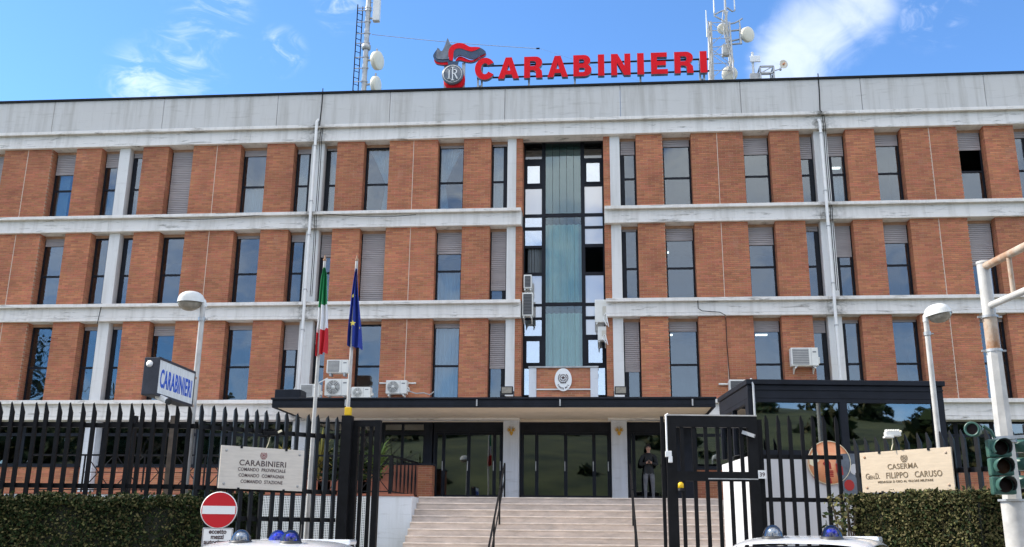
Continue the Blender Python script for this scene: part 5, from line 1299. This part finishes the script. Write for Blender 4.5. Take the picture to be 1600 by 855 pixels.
# ------------------------------------------------------------------ street lamps
def street_lamp(label, base, top, hx, hy, tilt, sz=.30, d=None):
    """slim painted post with a half dome head on a short arm"""
    t = thing('street_lamp', label, 'street lamp', (base.x, base.y, 0), 'street lamps at the gate')
    zt = top.z; b = MB(); b.tube([(0, 0, 0), (0, 0, zt*.5), (0, 0, zt-.02)], [.046, .046, .043], 12); b.build('post', 'pole_paint', t)
    b = MB(); b.lathe([(.058, -.03), (.058, .03)], (0, 0, zt-.30), n=12); b.tube([(.055, 0, zt-.3), (.10, 0, zt-.3)], .012, 6); b.build('collar', 'galv', t)
    u = Vector((hx, hy, 0)).normalized(); v = Vector((-u.y, u.x, 0)); mw = Matrix((u, v, Vector((0, 0, 1)))).transposed().to_4x4(); mw.translation = Vector((0, 0, zt))
    mw = mw @ Matrix.Rotation(-tilt, 4, 'Y')
    def xf(me): me.transform(mw); return me
    b = MB(); n, mrows = 22, 7; Lh, Wh, Hh = sz*1.25, sz*.62, sz*.52
    ring = []
    for r_ in range(mrows+1):
        a = r_/mrows*PI/2
        for k in range(n):
            th = 2*PI*k/n; x = math.cos(th); taper = 1-.28*(1-x)/2*1.2
            b.v.append((Lh*.5+Lh*.55*x*math.cos(a)**.8, Wh*math.sin(th)*math.cos(a)**.8*taper, Hh*math.sin(a)))
    for r_ in range(mrows):
        for k in range(n): b.f.append((r_*n+k, r_*n+(k+1) % n, (r_+1)*n+(k+1) % n, (r_+1)*n+k)); b.m.append(0); b.smooth.append(True)
    # rim lip
    o = len(b.v)
    for k in range(n):
        th = 2*PI*k/n; x = math.cos(th); taper = 1-.28*(1-x)/2*1.2
        b.v.append((Lh*.5+Lh*.57*x, Wh*1.04*math.sin(th)*taper, -.03))
    for k in range(n): b.f.append((o+k, o+(k+1) % n, (k+1) % n, k)); b.m.append(0); b.smooth.append(True)
    me = b.mesh('lamp_head', 'lamp_head'); link('lamp_head', xf(me), t)
    b = MB(); 
    for r_ in range(6):
        a = r_/5*PI/2*.98
        for k in range(n):
            th = 2*PI*k/n; x = math.cos(th); taper = 1-.28*(1-x)/2*1.2
            b.v.append((Lh*.55+Lh*.48*x*math.cos(a), Wh*.9*math.sin(th)*math.cos(a)*taper, -.028-Hh*.85*math.sin(a)))
    for r_ in range(5):
        for k in range(n): b.f.append((r_*n+k, (r_+1)*n+k, (r_+1)*n+(k+1) % n, r_*n+(k+1) % n)); b.m.append(0); b.smooth.append(True)
    b.f.append(list(range(5*n, 6*n))[::-1]); b.m.append(0); b.smooth.append(False)
    me = b.mesh('lamp_bowl', 'lamp_bowl'); link('lamp_bowl', xf(me), t)
    b = MB(); b.tube([(-.02, 0, -.10), (.0, 0, -.01), (Lh*.2, 0, .02)], [.048, .05, .06], 10); me = b.mesh('neck', 'lamp_head'); link('neck', xf(me), t)
    return t
lt = ad(318, 471, 15.25); street_lamp('left street lamp with its half dome head turned left, beside the blue lettered light box', lt, lt, -1, -.35, R(-2), .31)
rt_ = ad(1446, 494, 15.6); street_lamp('right street lamp with its half dome head turned right, behind the sunlit cream plaque', rt_, rt_, 1, -.30, R(9), .31)

# ------------------------------------------------------------------ light box sign on its bracket
bx = thing('light_box', 'weathered white light box with blue lettering and dark end, left of the street lamp', 'sign', (0, 0, 0))
near_t, near_b = ad(249, 558, 13.2), ad(247, 617, 13.2)
far_t = ad(305, 579, 14.45)
d = Vector((far_t.x-near_t.x, far_t.y-near_t.y, 0)); LB = d.length; an = math.atan2(d.y, d.x); HB = near_t.z-near_b.z; WB = .21
bx.location = (near_t.x, near_t.y, near_b.z); bx.rotation_euler = (0, 0, an)
b = MB(); b.bbox(0, LB, 0, WB, 0, HB, .012); b.build('case', 'sign_case', bx)
b = MB(); b.box(.02, LB-.02, -.006, .004, .03, HB-.03); b.build('face', 'sign_face', bx)
b = MB(); b.box(0, LB, -.014, .002, HB-.03, HB+.004); b.box(0, LB, -.014, .002, -.004, .03); b.box(0, .02, -.013, .002, .03, HB-.03); b.box(LB-.02, LB, -.013, .002, .03, HB-.03); b.build('trim', 'sign_case', bx)
me = text_mesh('CARABINIERI', .34, .002, .007, 1., 1.10); xs = [v.co.x for v in me.vertices]; kk = LB*.86/(max(xs)-min(xs)); ys = [v.co.y for v in me.vertices]; ky = HB*.50/(max(ys)-min(ys)); me.transform(Matrix.Diagonal((kk, ky, 1, 1)))
stand(me, (LB/2, -.009, HB*.24), (1, 0, 0), ['blue_text']); link('lettering', me, bx)
b = MB(); b.prism([(-.004, HB*.70), (-.004, HB*.70)], 0, 0) if False else b.lathe([(0, 0), (.05, .004), (0, .008)], (-.004, WB*.6, HB*.82), axis=(-1, 0, 0), n=10); b.build('sticker', 'white_paint', bx)
b = MB()
for z in (.05, HB-.05): b.bar((LB, WB/2, z), (LB+.30, WB/2, z), .035)
b.build('bracket', 'rust', bx)
t = thing('security_camera', 'white bullet camera slung under the light box', 'camera', ad(254, 622, 13.35))
b = MB(); b.tube([(-.09, .03, .03), (.10, -.05, -.05)], .042, 12); b.build('body', 'metal_white', t)
b = MB(); b.tube([(.10, -.05, -.05), (.135, -.064, -.064)], .044, 12); b.build('hood', 'visor', t)
b = MB(); b.bar((-.05, .02, .02), (-.07, .05, .09), .035); b.build('bracket', 'sign_case', t)

# ------------------------------------------------------------------ flags
def flagpole(label, base, top, d):
    t = thing('flagpole', label, 'flagpole', (base.x, base.y, 0), 'flagpoles at the gate'); dx = top-base; dx.z = 0
    b = MB(); b.tube([(0, 0, 0), (dx.x*.5, dx.y*.5, top.z*.5), (dx.x, dx.y, top.z)], [.042, .036, .026], 10); b.build('pole', 'pole_paint', t)
    b = MB(); b.lathe([(0, -.02), (.03, 0), (.035, .03), (.012, .06), (.014, .10), (0, .13)], (dx.x, dx.y, top.z), n=12); b.build('finial', 'rust', t)
DFL = 17.4
flagpole('flagpole carrying the green white and red flag behind the left pickets', ad(489, 660, DFL), ad(507.5, 408, DFL), DFL)
flagpole('flagpole carrying the blue starred flag beside the yellow capped gate post', ad(541.5, 650, DFL), ad(557.5, 408, DFL), DFL)
def flag(label, outline, seed, col, name='flag'):
    """limp hanging cloth: outline = rows of (left px, right px, py); folds give it depth"""
    rr = random.Random(seed); b = MB(); nx = 28; rows = []
    k = 7
    for i in range(len(outline)-1):
        for j in range(k):
            u = j/k; rows.append([outline[i][q]*(1-u)+outline[i+1][q]*u for q in range(3)])
    rows.append(list(outline[-1])); nz = len(rows)
    for r_, (xl, xr_, y) in enumerate(rows):
        t_ = r_/(nz-1)
        for i in range(nx+1):
            u = i/nx; px = xl+(xr_-xl)*u; py = y+ (4.5*(u-.5) if col == 'eu' else (-6*(u-.5)))*t_
            p = ad(px, py, DFL-.05); p -= FH*(.075*math.sin(u*15+t_*2.2)+.045*math.sin(u*7.3-t_*3))*(.35+.8*t_); b.v.append(tuple(p))
    for r_ in range(nz-1):
        tm = (r_+.5)/(nz-1)
        for i in range(nx):
            a = r_*(nx+1)+i; b.f.append((a, a+nx+1, a+nx+2, a+1)); b.smooth.append(True)
            s_ = (i+.5)/nx
            b.m.append(0 if col == 'eu' else (0 if tm+.02*(s_-.5)< .40 else 1 if tm+.03*(s_-.5) < .68 else 2))
    return b.build(name, ['flag_blue'] if col == 'eu' else ['flag_green', 'flag_white', 'flag_red'])
f = flag('it', [(505.5, 509, 418), (501.5, 511.5, 434), (499.5, 511, 454), (498, 511, 474), (497, 511.5, 494), (495.5, 511.5, 510), (494.5, 511.5, 524), (494, 511, 540), (493.5, 510, 554)], 4, 'it')
tag(f, 'limp green white and red striped flag on the left pole', 'flag')
f = flag('eu', [(555.5, 558.5, 420), (552, 559, 440), (549, 560, 462), (547, 562, 484), (545, 563.5, 504), (543.5, 564.5, 522), (543, 565, 540), (543, 565, 543)], 6, 'eu')
tag(f, 'limp dark blue flag with yellow stars on the right pole', 'flag')
for px, py, s_ in ((553, 507.5, .058), (552, 463, .045), (562, 513, .03)):
    t_ = (py-420)/123; u = (px-(553.5-10.5*t_))/(5+17*t_)
    c = ad(px, py, DFL-.05)-FH*((.075*math.sin(u*15+t_*2.2)+.045*math.sin(u*7.3-t_*3))*(.35+.8*t_)+.035); me = curve_mesh([[((s_ if k % 2 == 0 else s_*.42)*math.sin(k*PI/5)*(.45 if px == 562 else 1), (s_ if k % 2 == 0 else s_*.42)*math.cos(k*PI/5)) for k in range(10)]], .003)
    stand(me, c, RH, ['flag_star']); o = link('star', me, f)

# ------------------------------------------------------------------ traffic signs
DS = 14.3
p = ad(342, 797, DS); t = thing('no_entry_sign', 'round red no entry sign with a white bar in front of the left hedge', 'road sign', p, None, math.atan2(RH.y, RH.x)+R(4))
r_ = 27.3/F_PX*DS
b = MB(); b.lathe([(0, 0), (r_, 0), (r_, .012), (0, .012)], (0, 0, 0), axis=(0, 1, 0), n=44); b.build('rim', 'white_paint', t, fix=True)
b = MB(); b.disc((0, -.003, 0), r_*.955, (0, -1, 0), 44); b.build('face', 'no_entry_red', t)
b = MB(); b.box(-r_*.90, r_*.90, -.008, -.004, -r_*.22, r_*.22); b.build('bar', 'white_paint', t)
b = MB(); b.tube([(0, .045, -p.z), (0, .045, r_*.5)], .03, 10); b.build('post', 'galv', t)
p = ad(339.5, 839, DS); t = thing('supplementary_plate', 'white plate with three lines of black text under the no entry sign', 'road sign', p, None, math.atan2(RH.y, RH.x)+R(4))
hw, hh = 22.5/F_PX*DS, 13.0/F_PX*DS
b = MB(); b.bbox(-hw, hw, 0, .012, -hh, hh, .004); b.build('plate', 'white_paint', t)
b = MB()
for q in ((-hw+.008, hw-.008, hh-.014, hh-.008), (-hw+.008, hw-.008, -hh+.008, -hh+.014)): b.box(q[0], q[1], -.003, .002, q[2], q[3])
for q in ((-hw+.008, -hw+.014), (hw-.014, hw-.008)): b.box(q[0], q[1], -.0031, .002, -hh+.008, hh-.008)
b.build('border', 'ink', t)
for i, (s_, w) in enumerate((('eccetto', .58), ('mezzi', .42), ('autorizzati', .86))):
    me = text_mesh(s_, .088, .0015, .0025); xs = [v.co.x for v in me.vertices]; me.transform(Matrix.Diagonal((2*hw*w/(max(xs)-min(xs)), 1, 1, 1))); stand(me, (0, -.004, hh-.078-i*.073), (1, 0, 0), ['ink']); link('lettering', me, t)

# ------------------------------------------------------------------ signal post, traffic lights, gantry
DT = 12.0
bt = ad(1591, 855, DT); tp = ad(1545, 411, DT); sp = thing('signal_post', 'grey round topped steel post with rusty rails running off to the right', 'post', (bt.x, bt.y, 0))
jz = ad(1562, 546, DT).z; zp = tp.z; x2 = ad(1583, 782, DT)
b = MB(); b.tube([(0, 0, jz-.1), (0, 0, zp)], .080, 18); b.lathe([(.085, -.015), (.085, .015), (0, .02)], (0, 0, zp), n=18); b.build('upper_tube', 'pole_paint', sp)
b = MB(); b.tube([(0, 0, 0), (0, 0, x2.z)], .145, 8); b.build('base_tube', 'pole_paint', sp)
b = MB(); b.lathe([(0, -.012), (.175, -.012), (.175, .012), (0, .012)], (0, 0, x2.z), n=8, smooth=False); b.build('collar', 'galv', sp)
b = MB(); vs = b; b.tube([(0, 0, x2.z+.01), (0, 0, jz)], [.116, .096], 8); o = b.build('lower_tube', 'pole_paint', sp)
for f_ in o.data.polygons: f_.use_smooth = False
b = MB(); b.lathe([(.083, -.24), (.084, .24)], (0, 0, jz+.17), n=18); b.build('rust_sleeve', 'rust', sp)
for z in (jz-.02, jz+.42): b = MB(); b.lathe([(.102, -.015), (.102, .015)], (0, 0, z), n=16); b.bar((-.15, 0, z), (.15, 0, z), .022); b.build('clamp', 'galv', sp)
O = Vector((bt.x, bt.y, 0))
e1 = ad(1640, 357, 10.55)-O; e1.z = zp-.06; z2 = ad(1562, 479, DT).z; e2 = Vector((e1.x, e1.y, z2))
for z, m in ((zp-.06, 'rust'), (z2, 'pole_paint')): b = MB(); b.tube([(0, 0, z), (e1.x*2.4, e1.y*2.4, z)], .050 if m == 'rust' else .043, 12); b.build('rail', m, sp)
for u in (.40, 1.4): b = MB(); b.tube([(e1.x*u, e1.y*u, z2), (e1.x*u, e1.y*u, zp-.06)], .03, 9); b.build('strut', 'rust', sp)
def signal_head(label, pos, face, turn=0.):
    t = thing('traffic_light', label, 'traffic light', pos, 'green cased traffic lights on the post', math.atan2(face.y, face.x)+PI/2)
    for k, m in enumerate(('lens', 'lens_amber', 'lens')):
        z = -k*.215; h = MB(); h.bbox(-.125, .125, 0, .14, z-.208, z, .022); mod = h.build('signal_module', 'tl_green', t)
        c = (0, 0, z-.104); q = MB(); q.lathe([(0, -.012), (.05, -.010), (.084, 0), (.09, .004)], c, axis=(0, 1, 0), n=26); q.build('lens', m, mod, fix=False)
        v = MB(); n = 22; r0 = .098
        for i in range(n+1):
            a = R(-38)+R(256)*i/n; ca, sa = math.cos(a), math.sin(a); dd = .13+.07*max(0, sa)
            for rr_ in (r0, r0-.004): v.v += [(rr_*ca, .004, c[2]+rr_*sa), (rr_*ca, -dd, c[2]+rr_*sa)]
        for i in range(n):
            a = i*4; v.f += [(a, a+1, a+5, a+4), (a+2, a+6, a+7, a+3), (a+1, a+3, a+7, a+5)]; v.m += [0, 1, 0]; v.smooth += [True, True, False]
        v.build('visor', ['tl_green', 'visor'], mod)
    t.scale = (1.04, 1.04, 1.02); return t
hp = ad(1561, 686, 11.66); signal_head('green traffic light with three unlit lenses, left of the grey post', hp+Vector((-.0, 0, 0)), Vector((-.10, -1, 0)))
hp2 = ad(1602, 686, 12.1); signal_head('green cased traffic light turned away to the right of the grey post', hp2, Vector((-.9, .45, 0)))
t = thing('signal_bracket', 'galvanised clamp bar tying the traffic lights to the post', 'bracket', (0, 0, 0))
a, c = ad(1552, 685, 11.80), ad(1604, 682, 11.9); b = MB(); b.bar(a, c, .04); b.lathe([(.135, -.035), (.135, .035)], (bt.x, bt.y, a.z), n=14); b.build('bar', 'galv', t)
b = MB(); b.tube([a+Vector((.02, 0, 0)), a+Vector((-.02, 0, .09)), ad(1541, 669, 11.8), ad(1536, 666, 11.8)], .022, 8); b.build('arm', 'tl_green', t)
p = ad(1522, 672, 11.75); t = thing('traffic_camera', 'stubby green cylinder camera on a bent arm left of the traffic light', 'camera', p)
fx = (-.55*RH-.75*FH).normalized(); b = MB(); b.lathe([(0, -.08), (.05, -.08), (.062, -.05), (.062, .05), (.070, .055), (.070, .10), (.052, .10), (.050, .07), (0, .07)], (0, 0, 0), axis=fx, n=20); b.build('body', 'tl_green', t); t.scale = (1.3, 1.3, 1.3)
b = MB(); b.lathe([(0, .072), (.05, .072)], (0, 0, 0), axis=fx, n=18); b.build('lens', 'lens', t)

# ------------------------------------------------------------------ cars
def make_car(label, dome_px, dd, extra=False, yaw=27, sep=.27):
    """dark blue patrol hatchback with white roof; x forward, y to its left"""
    yaw = R(yaw); h = -FH*math.cos(yaw)-RH*math.sin(yaw); an = math.atan2(h.y, h.x)
    p = ad(dome_px, 845, dd); t = thing('patrol_car', label, 'car', (p.x+h.x*.05, p.y+h.y*.05, 0), 'parked patrol cars', an)
    ST = [(2.16, .66, .58, .64, .56), (2.0, .82, .70, .76, .70), (1.4, .88, .86, .92, .78), (1.02, .89, .92, 1.0, .76), (.62, .89, .94, 1.25, .66), (.22, .89, .95, 1.53, .60), (-.1, .89, .96, 1.59, .60), (-.7, .89, .97, 1.605, .60), (-1.3, .89, .99, 1.59, .59), (-1.72, .88, .99, 1.53, .57), (-1.95, .85, .98, 1.18, .62), (-2.1, .82, .90, .98, .68), (-2.18, .76, .66, .72, .60)]
    def sect(x, w, bz, tz, wr):
        return [(x, w*.9, .24), (x, w, .40), (x, w*1.0, bz*.78), (x, w*.965, bz), (x, wr+.03, tz-.075), (x, wr-.03, tz-.028), (x, wr*.55, tz-.004), (x, 0, tz)]
    secs = [sect(*q) for q in ST]; rows = []
    for sc_ in secs: rows.append(sc_+[(x, -y, z) for x, y, z in sc_[-2::-1]])
    n = len(rows[0]); body, roof, gls = MB(), MB(), MB()
    vs = [v for r_ in rows for v in r_]
    def sel(i, j):
        j2 = j if j < 7 else 13-j           # mirrored strip index: 0..6
        x = (ST[i][0]+ST[i+1][0])/2
        if j2 == 3 and 2 < i < 9: return gls
        if j2 >= 5 and i in (3, 4): return gls
        if j2 >= 5 and i == 9: return gls
        if j2 >= 4 and 5 <= i <= 8: return roof
        return body
    use = {}
    for i in range(len(rows)-1):
        for j in range(n-1):
            m = sel(i, j); use.setdefault(id(m), (m, []))[1].append((i*n+j, i*n+j+1, (i+1)*n+j+1, (i+1)*n+j))
    for m, fs in use.values():
        ids = sorted({k for f in fs for k in f}); mp_ = {k: q for q, k in enumerate(ids)}
        m.add([vs[k] for k in ids], [[mp_[k] for k in f] for f in fs], 0, True)
    body.add([vs[k] for k in range(n)], [list(range(n))]); body.add(vs[-n:], [list(range(n))[::-1]])
    for nm, m, mt in (('body', body, 'car_blue'), ('roof', roof, 'car_white'), ('window_glass', gls, 'car_glass')):
        o = m.build(nm, mt, t, fix=True)
        if nm != 'body': sd_ = o.modifiers.new('thick', 'SOLIDIFY'); sd_.thickness = .012; sd_.offset = 1 if nm == 'roof' else -.5
        ss = o.modifiers.new('smooth', 'SUBSURF'); ss.levels = ss.render_levels = 2
    for s_ in (-1, 1):
        b = MB()
        for x0, x1 in ((.0, -.06), (-.86, -.94)): b.add([(x0, s_*.865, .96), (x1, s_*.865, .97), (x1, s_*.602, 1.47), (x0, s_*.602, 1.455)], [(0, 1, 2, 3)])
        b.build('pillar', 'car_blue', t)
        for x in (1.30, -1.32):
            w = MB(); w.lathe([(.20, -.09), (.29, -.10), (.315, -.06), (.315, .06), (.29, .10), (.20, .09)], (x, s_*.78, .315), axis=(0, 1, 0), n=24); wo = w.build('wheel', 'tyre', t)
            r_ = MB(); r_.lathe([(0, .085), (.06, .085), (.19, .07), (.20, .05)], (x, s_*.78, .315), axis=(0, s_, 0), n=20); r_.build('rim', 'rim', wo)
        l_ = MB(); l_.bbox(1.86, 2.06, s_*.66-.13, s_*.66+.13, .60, .72, .03); l_.build('headlight', 'dome_clear', t)
        l_ = MB(); l_.bbox(-2.12, -2.04, s_*.70-.09, s_*.70+.09, .72, .95, .03); l_.build('tail_light', 'dark_red', t)
        m_ = MB(); m_.bbox(.78, .92, s_*.98-.09, s_*.98+.09, .96, 1.09, .03); m_.build('mirror', 'car_blue', t)
    b = MB(); b.bbox(-2.0, -1.62, -.50, .50, 1.55, 1.61, .022); b.build('spoiler', 'car_white', t)
    b = MB(); b.lathe([(.035, 0), (.025, .02), (.006, .03), (.004, .20), (0, .2)], (-1.32, .03, 1.57), n=8); b.build('aerial', 'visor', t)
    lights = [(-.10, -sep, 'beacon_clear'), (-.10, sep, 'beacon_blue')]+([(-.42, .03, 'beacon_blue')] if extra else [])
    for x, y, m in lights:
        b = MB(); b.lathe([(.112, -.03), (.108, .03), (.094, .05), (0, .05)], (x, y, 1.553), n=22); bs = b.build('beacon_base', 'dome_base', t)
        b = MB(); b.lathe([(.096, .048), (.086, .085), (.064, .122), (.036, .145), (0, .152)], (x, y, 1.553), n=22); b.build('beacon', m, bs)
        b = MB(); b.lathe([(.02, .05), (.052, .065), (.048, .105), (.02, .12), (0, .12)], (x, y, 1.553), n=9); b.build('reflector', 'rim', bs)
    return t
make_car('dark blue patrol car with white roof and blue beacons, parked on the left', 413, 9.3, True, 2, .235).scale = (1, 1, .958)
make_car('dark blue patrol car with white roof and two beacons, parked on the right', 1252, 9.3).scale = (1, 1, 1.012)

# ------------------------------------------------------------------ the person in the doorway
def skin_mesh(name, verts, edges, radii, sub=2, root=0):
    me = bpy.data.meshes.new(name); me.from_pydata(verts, edges, []); o = bpy.data.objects.new(name, me); COL.objects.link(o)
    md = o.modifiers.new('skin', 'SKIN'); md.use_smooth_shade = True; md.branch_smoothing = .4
    for v, r_ in zip(me.skin_vertices[0].data, radii): v.radius = r_ if isinstance(r_, tuple) else (r_, r_)
    me.skin_vertices[0].data[root].use_root = True
    ss = o.modifiers.new('sub', 'SUBSURF'); ss.levels = ss.render_levels = sub
    dg = bpy.context.evaluated_depsgraph_get(); dg.update()
    m2 = bpy.data.meshes.new_from_object(o.evaluated_get(dg)); m2.name = name
    bpy.data.objects.remove(o); bpy.data.meshes.remove(me); return m2
def person():
    Yp = -.25; f = at(1015, 778, Yp); top = at(1013, 694.5, Yp).z; H = top-LZ; k = H/1.76
    t = thing('person', 'person in dark jacket and grey jeans looking at a phone, right doorway', 'person', (f.x, Yp, LZ+.003))
    V, E_, Rr = [], [], []
    def add(p, r_, par=None):
        V.append((p[0]*k, p[1]*k, p[2]*k)); Rr.append((r_[0]*k, r_[1]*k) if isinstance(r_, tuple) else r_*k)
        if par is not None: E_.append((par, len(V)-1))
        return len(V)-1
    pel = add((0, 0, .93), (.155, .11)); wa = add((0, .0, 1.08), (.15, .105), pel); ch = add((0, .005, 1.28), (.175, .115), wa); nk0 = add((0, .01, 1.43), (.10, .08), ch)
    nk = add((0, -.01, 1.50), .055, nk0); hd0 = add((0, -.035, 1.575), (.062, .07), nk); hd1 = add((0, -.045, 1.65), (.072, .088), hd0); hd2 = add((0, -.03, 1.715), (.060, .075), hd1)
    add((0, -.125, 1.625), .014, hd1)                                # nose
    for s_ in (-1, 1):
        add((s_*.078, -.02, 1.635), .014, hd1)                       # ears
        hip = add((s_*.095, 0, .88), .098, pel); kn = add((s_*.115, -.015, .48), .066, hip); an = add((s_*.12, .02, .09), .045, kn); heel = add((s_*.12, .02, .04), .045, an); add((s_*.135, -.15, .03), .036, heel)
        sh = add((s_*.185, .01, 1.39), .075, nk0); el = add((s_*.255, .02, 1.12), .058, sh); wr = add((s_*.095, -.215, 1.16), .036, el); pa = add((s_*.045, -.265, 1.19), .034, wr)
        for q in range(4):                                           # four fingers closing round the phone
            a = add((s_*(.02-.004*q), -.285-.006*q, 1.215-.022*q), .011, pa); add((s_*.004, -.315, 1.212-.021*q), .008, a)
        a = add((s_*.03, -.245, 1.225), .012, pa); add((s_*.012, -.262, 1.25), .009, a)
    me = skin_mesh('body', V, E_, Rr)
    for m in ('skin', 'jacket', 'jeans', 'shoe'): me.materials.append(M[m])
    for p in me.polygons:
        c = p.center/k
        hand = c.y < -.20 and 1.10 < c.z < 1.30
        p.material_index = 0 if (c.z > 1.49 or (hand and abs(c.x) < .09)) else 1 if c.z > .84 else 2 if c.z > .075 else 3
    o = link('body', me, t)
    b = MB(); rr = random.Random(4)
    n, m_ = 18, 8
    for i in range(m_+1):
        a = PI/2*i/m_
        for j in range(n):
            th = 2*PI*j/n; d = Vector((math.cos(th)*math.cos(a), math.sin(th)*math.cos(a), math.sin(a)))
            front = max(0, -math.sin(th)); b.v.append(((.082*d.x)*k, (-.025+.098*d.y*(1-.1*front))*k, (1.655+.03*front+.105*d.z-(0 if i else .05*(1-front)))*k))
    for i in range(m_):
        for j in range(n): b.f.append((i*n+j, i*n+(j+1) % n, (i+1)*n+(j+1) % n, (i+1)*n+j)); b.m.append(0); b.smooth.append(True)
    b.build('hair', 'hair', t)
    for s_ in (-1, 1):
        e = MB(); e.lathe([(0, -.006), (.011, 0), (0, .006)], (s_*.028*k, -.118*k, 1.655*k), axis=(0, 1, 0), n=8); e.build('eye', 'ink', t)
        e = MB(); e.box(s_*.028*k-.016, s_*.028*k+.016, -.126*k, -.112*k, 1.678*k, 1.685*k); e.build('eyebrow', 'hair', t)
    e = MB(); e.bbox(-.024*k, .024*k, -.118*k, -.105*k, 1.588*k, 1.598*k, .003); e.build('mouth', 'dark_red', t)
    b = MB(); b.lathe([(.105*k, 0), (.11*k, .03), (.085*k, .06)], (0, .005*k, 1.425*k), n=16); b.build('collar', 'jacket', t)
    ph = thing('phone', 'dark phone held in the hands of the person in the doorway', 'phone', (f.x, Yp-.298*k, LZ+1.205*k)); ph.rotation_euler = (R(-50), 0, 0)
    b = MB(); b.bbox(-.036, .036, -.006, .006, -.07, .07, .004); b.build('case', 'visor', ph)
    b = MB(); b.box(-.032, .032, .0062, .0072, -.064, .064); b.build('screen', 'lens', ph)
person()

# ------------------------------------------------------------------ tall trees across the street (seen mirrored in the panes)
def tree(label, x, y, H, leafy, seed):
    t = thing('street_tree', label, 'tree', (x, y, 0), 'trees across the street'); rr = random.Random(seed)
    tr = MB(); tips = []
    def limb(p, d, L_, r_, lv):
        q = p+d*L_; mid = p+d*L_*.5+Vector((rr.uniform(-1, 1), rr.uniform(-1, 1), 0))*L_*.06
        tr.tube([p, mid, q], [r_, r_*.8, r_*.6], 5 if lv else 8, 0, False); tips.append((q, lv))
        if lv < 4:
            for _ in range(3 if lv < 3 else 2):
                nd = (d+Vector((rr.gauss(0, .55), rr.gauss(0, .55), rr.uniform(-.1, .5)))).normalized(); limb(p+d*L_*rr.uniform(.55, 1), nd, L_*rr.uniform(.55, .75), r_*.55, lv+1)
    limb(Vector((0, 0, 0)), Vector((0, 0, 1)), H*.36, H*.018, 0); tr.build('trunk', 'bark', t)
    if leafy:
        P_ = []
        for q, lv in tips:
            if lv > 1:
                for _ in range(22): P_.append(q+Vector((rr.gauss(0, 1), rr.gauss(0, 1), rr.gauss(0, .8)))*H*.05)
        m = MB(); leaf_cloud(m, P_, .30, rr, [0, 0, 1]); o = m.build('crown', ['leaf', 'leaf_olive'], t)
    return t
tree('tall leafy tree across the street, mirrored in the far left windows', -62, -62, 30, True, 31)
tree('broad leafy tree across the street, second of the mirrored row from the left', -47, -60, 21, True, 32)
tree('bare tree across the street, mirrored in the window behind the blue flag', -21, -52, 17, False, 33)
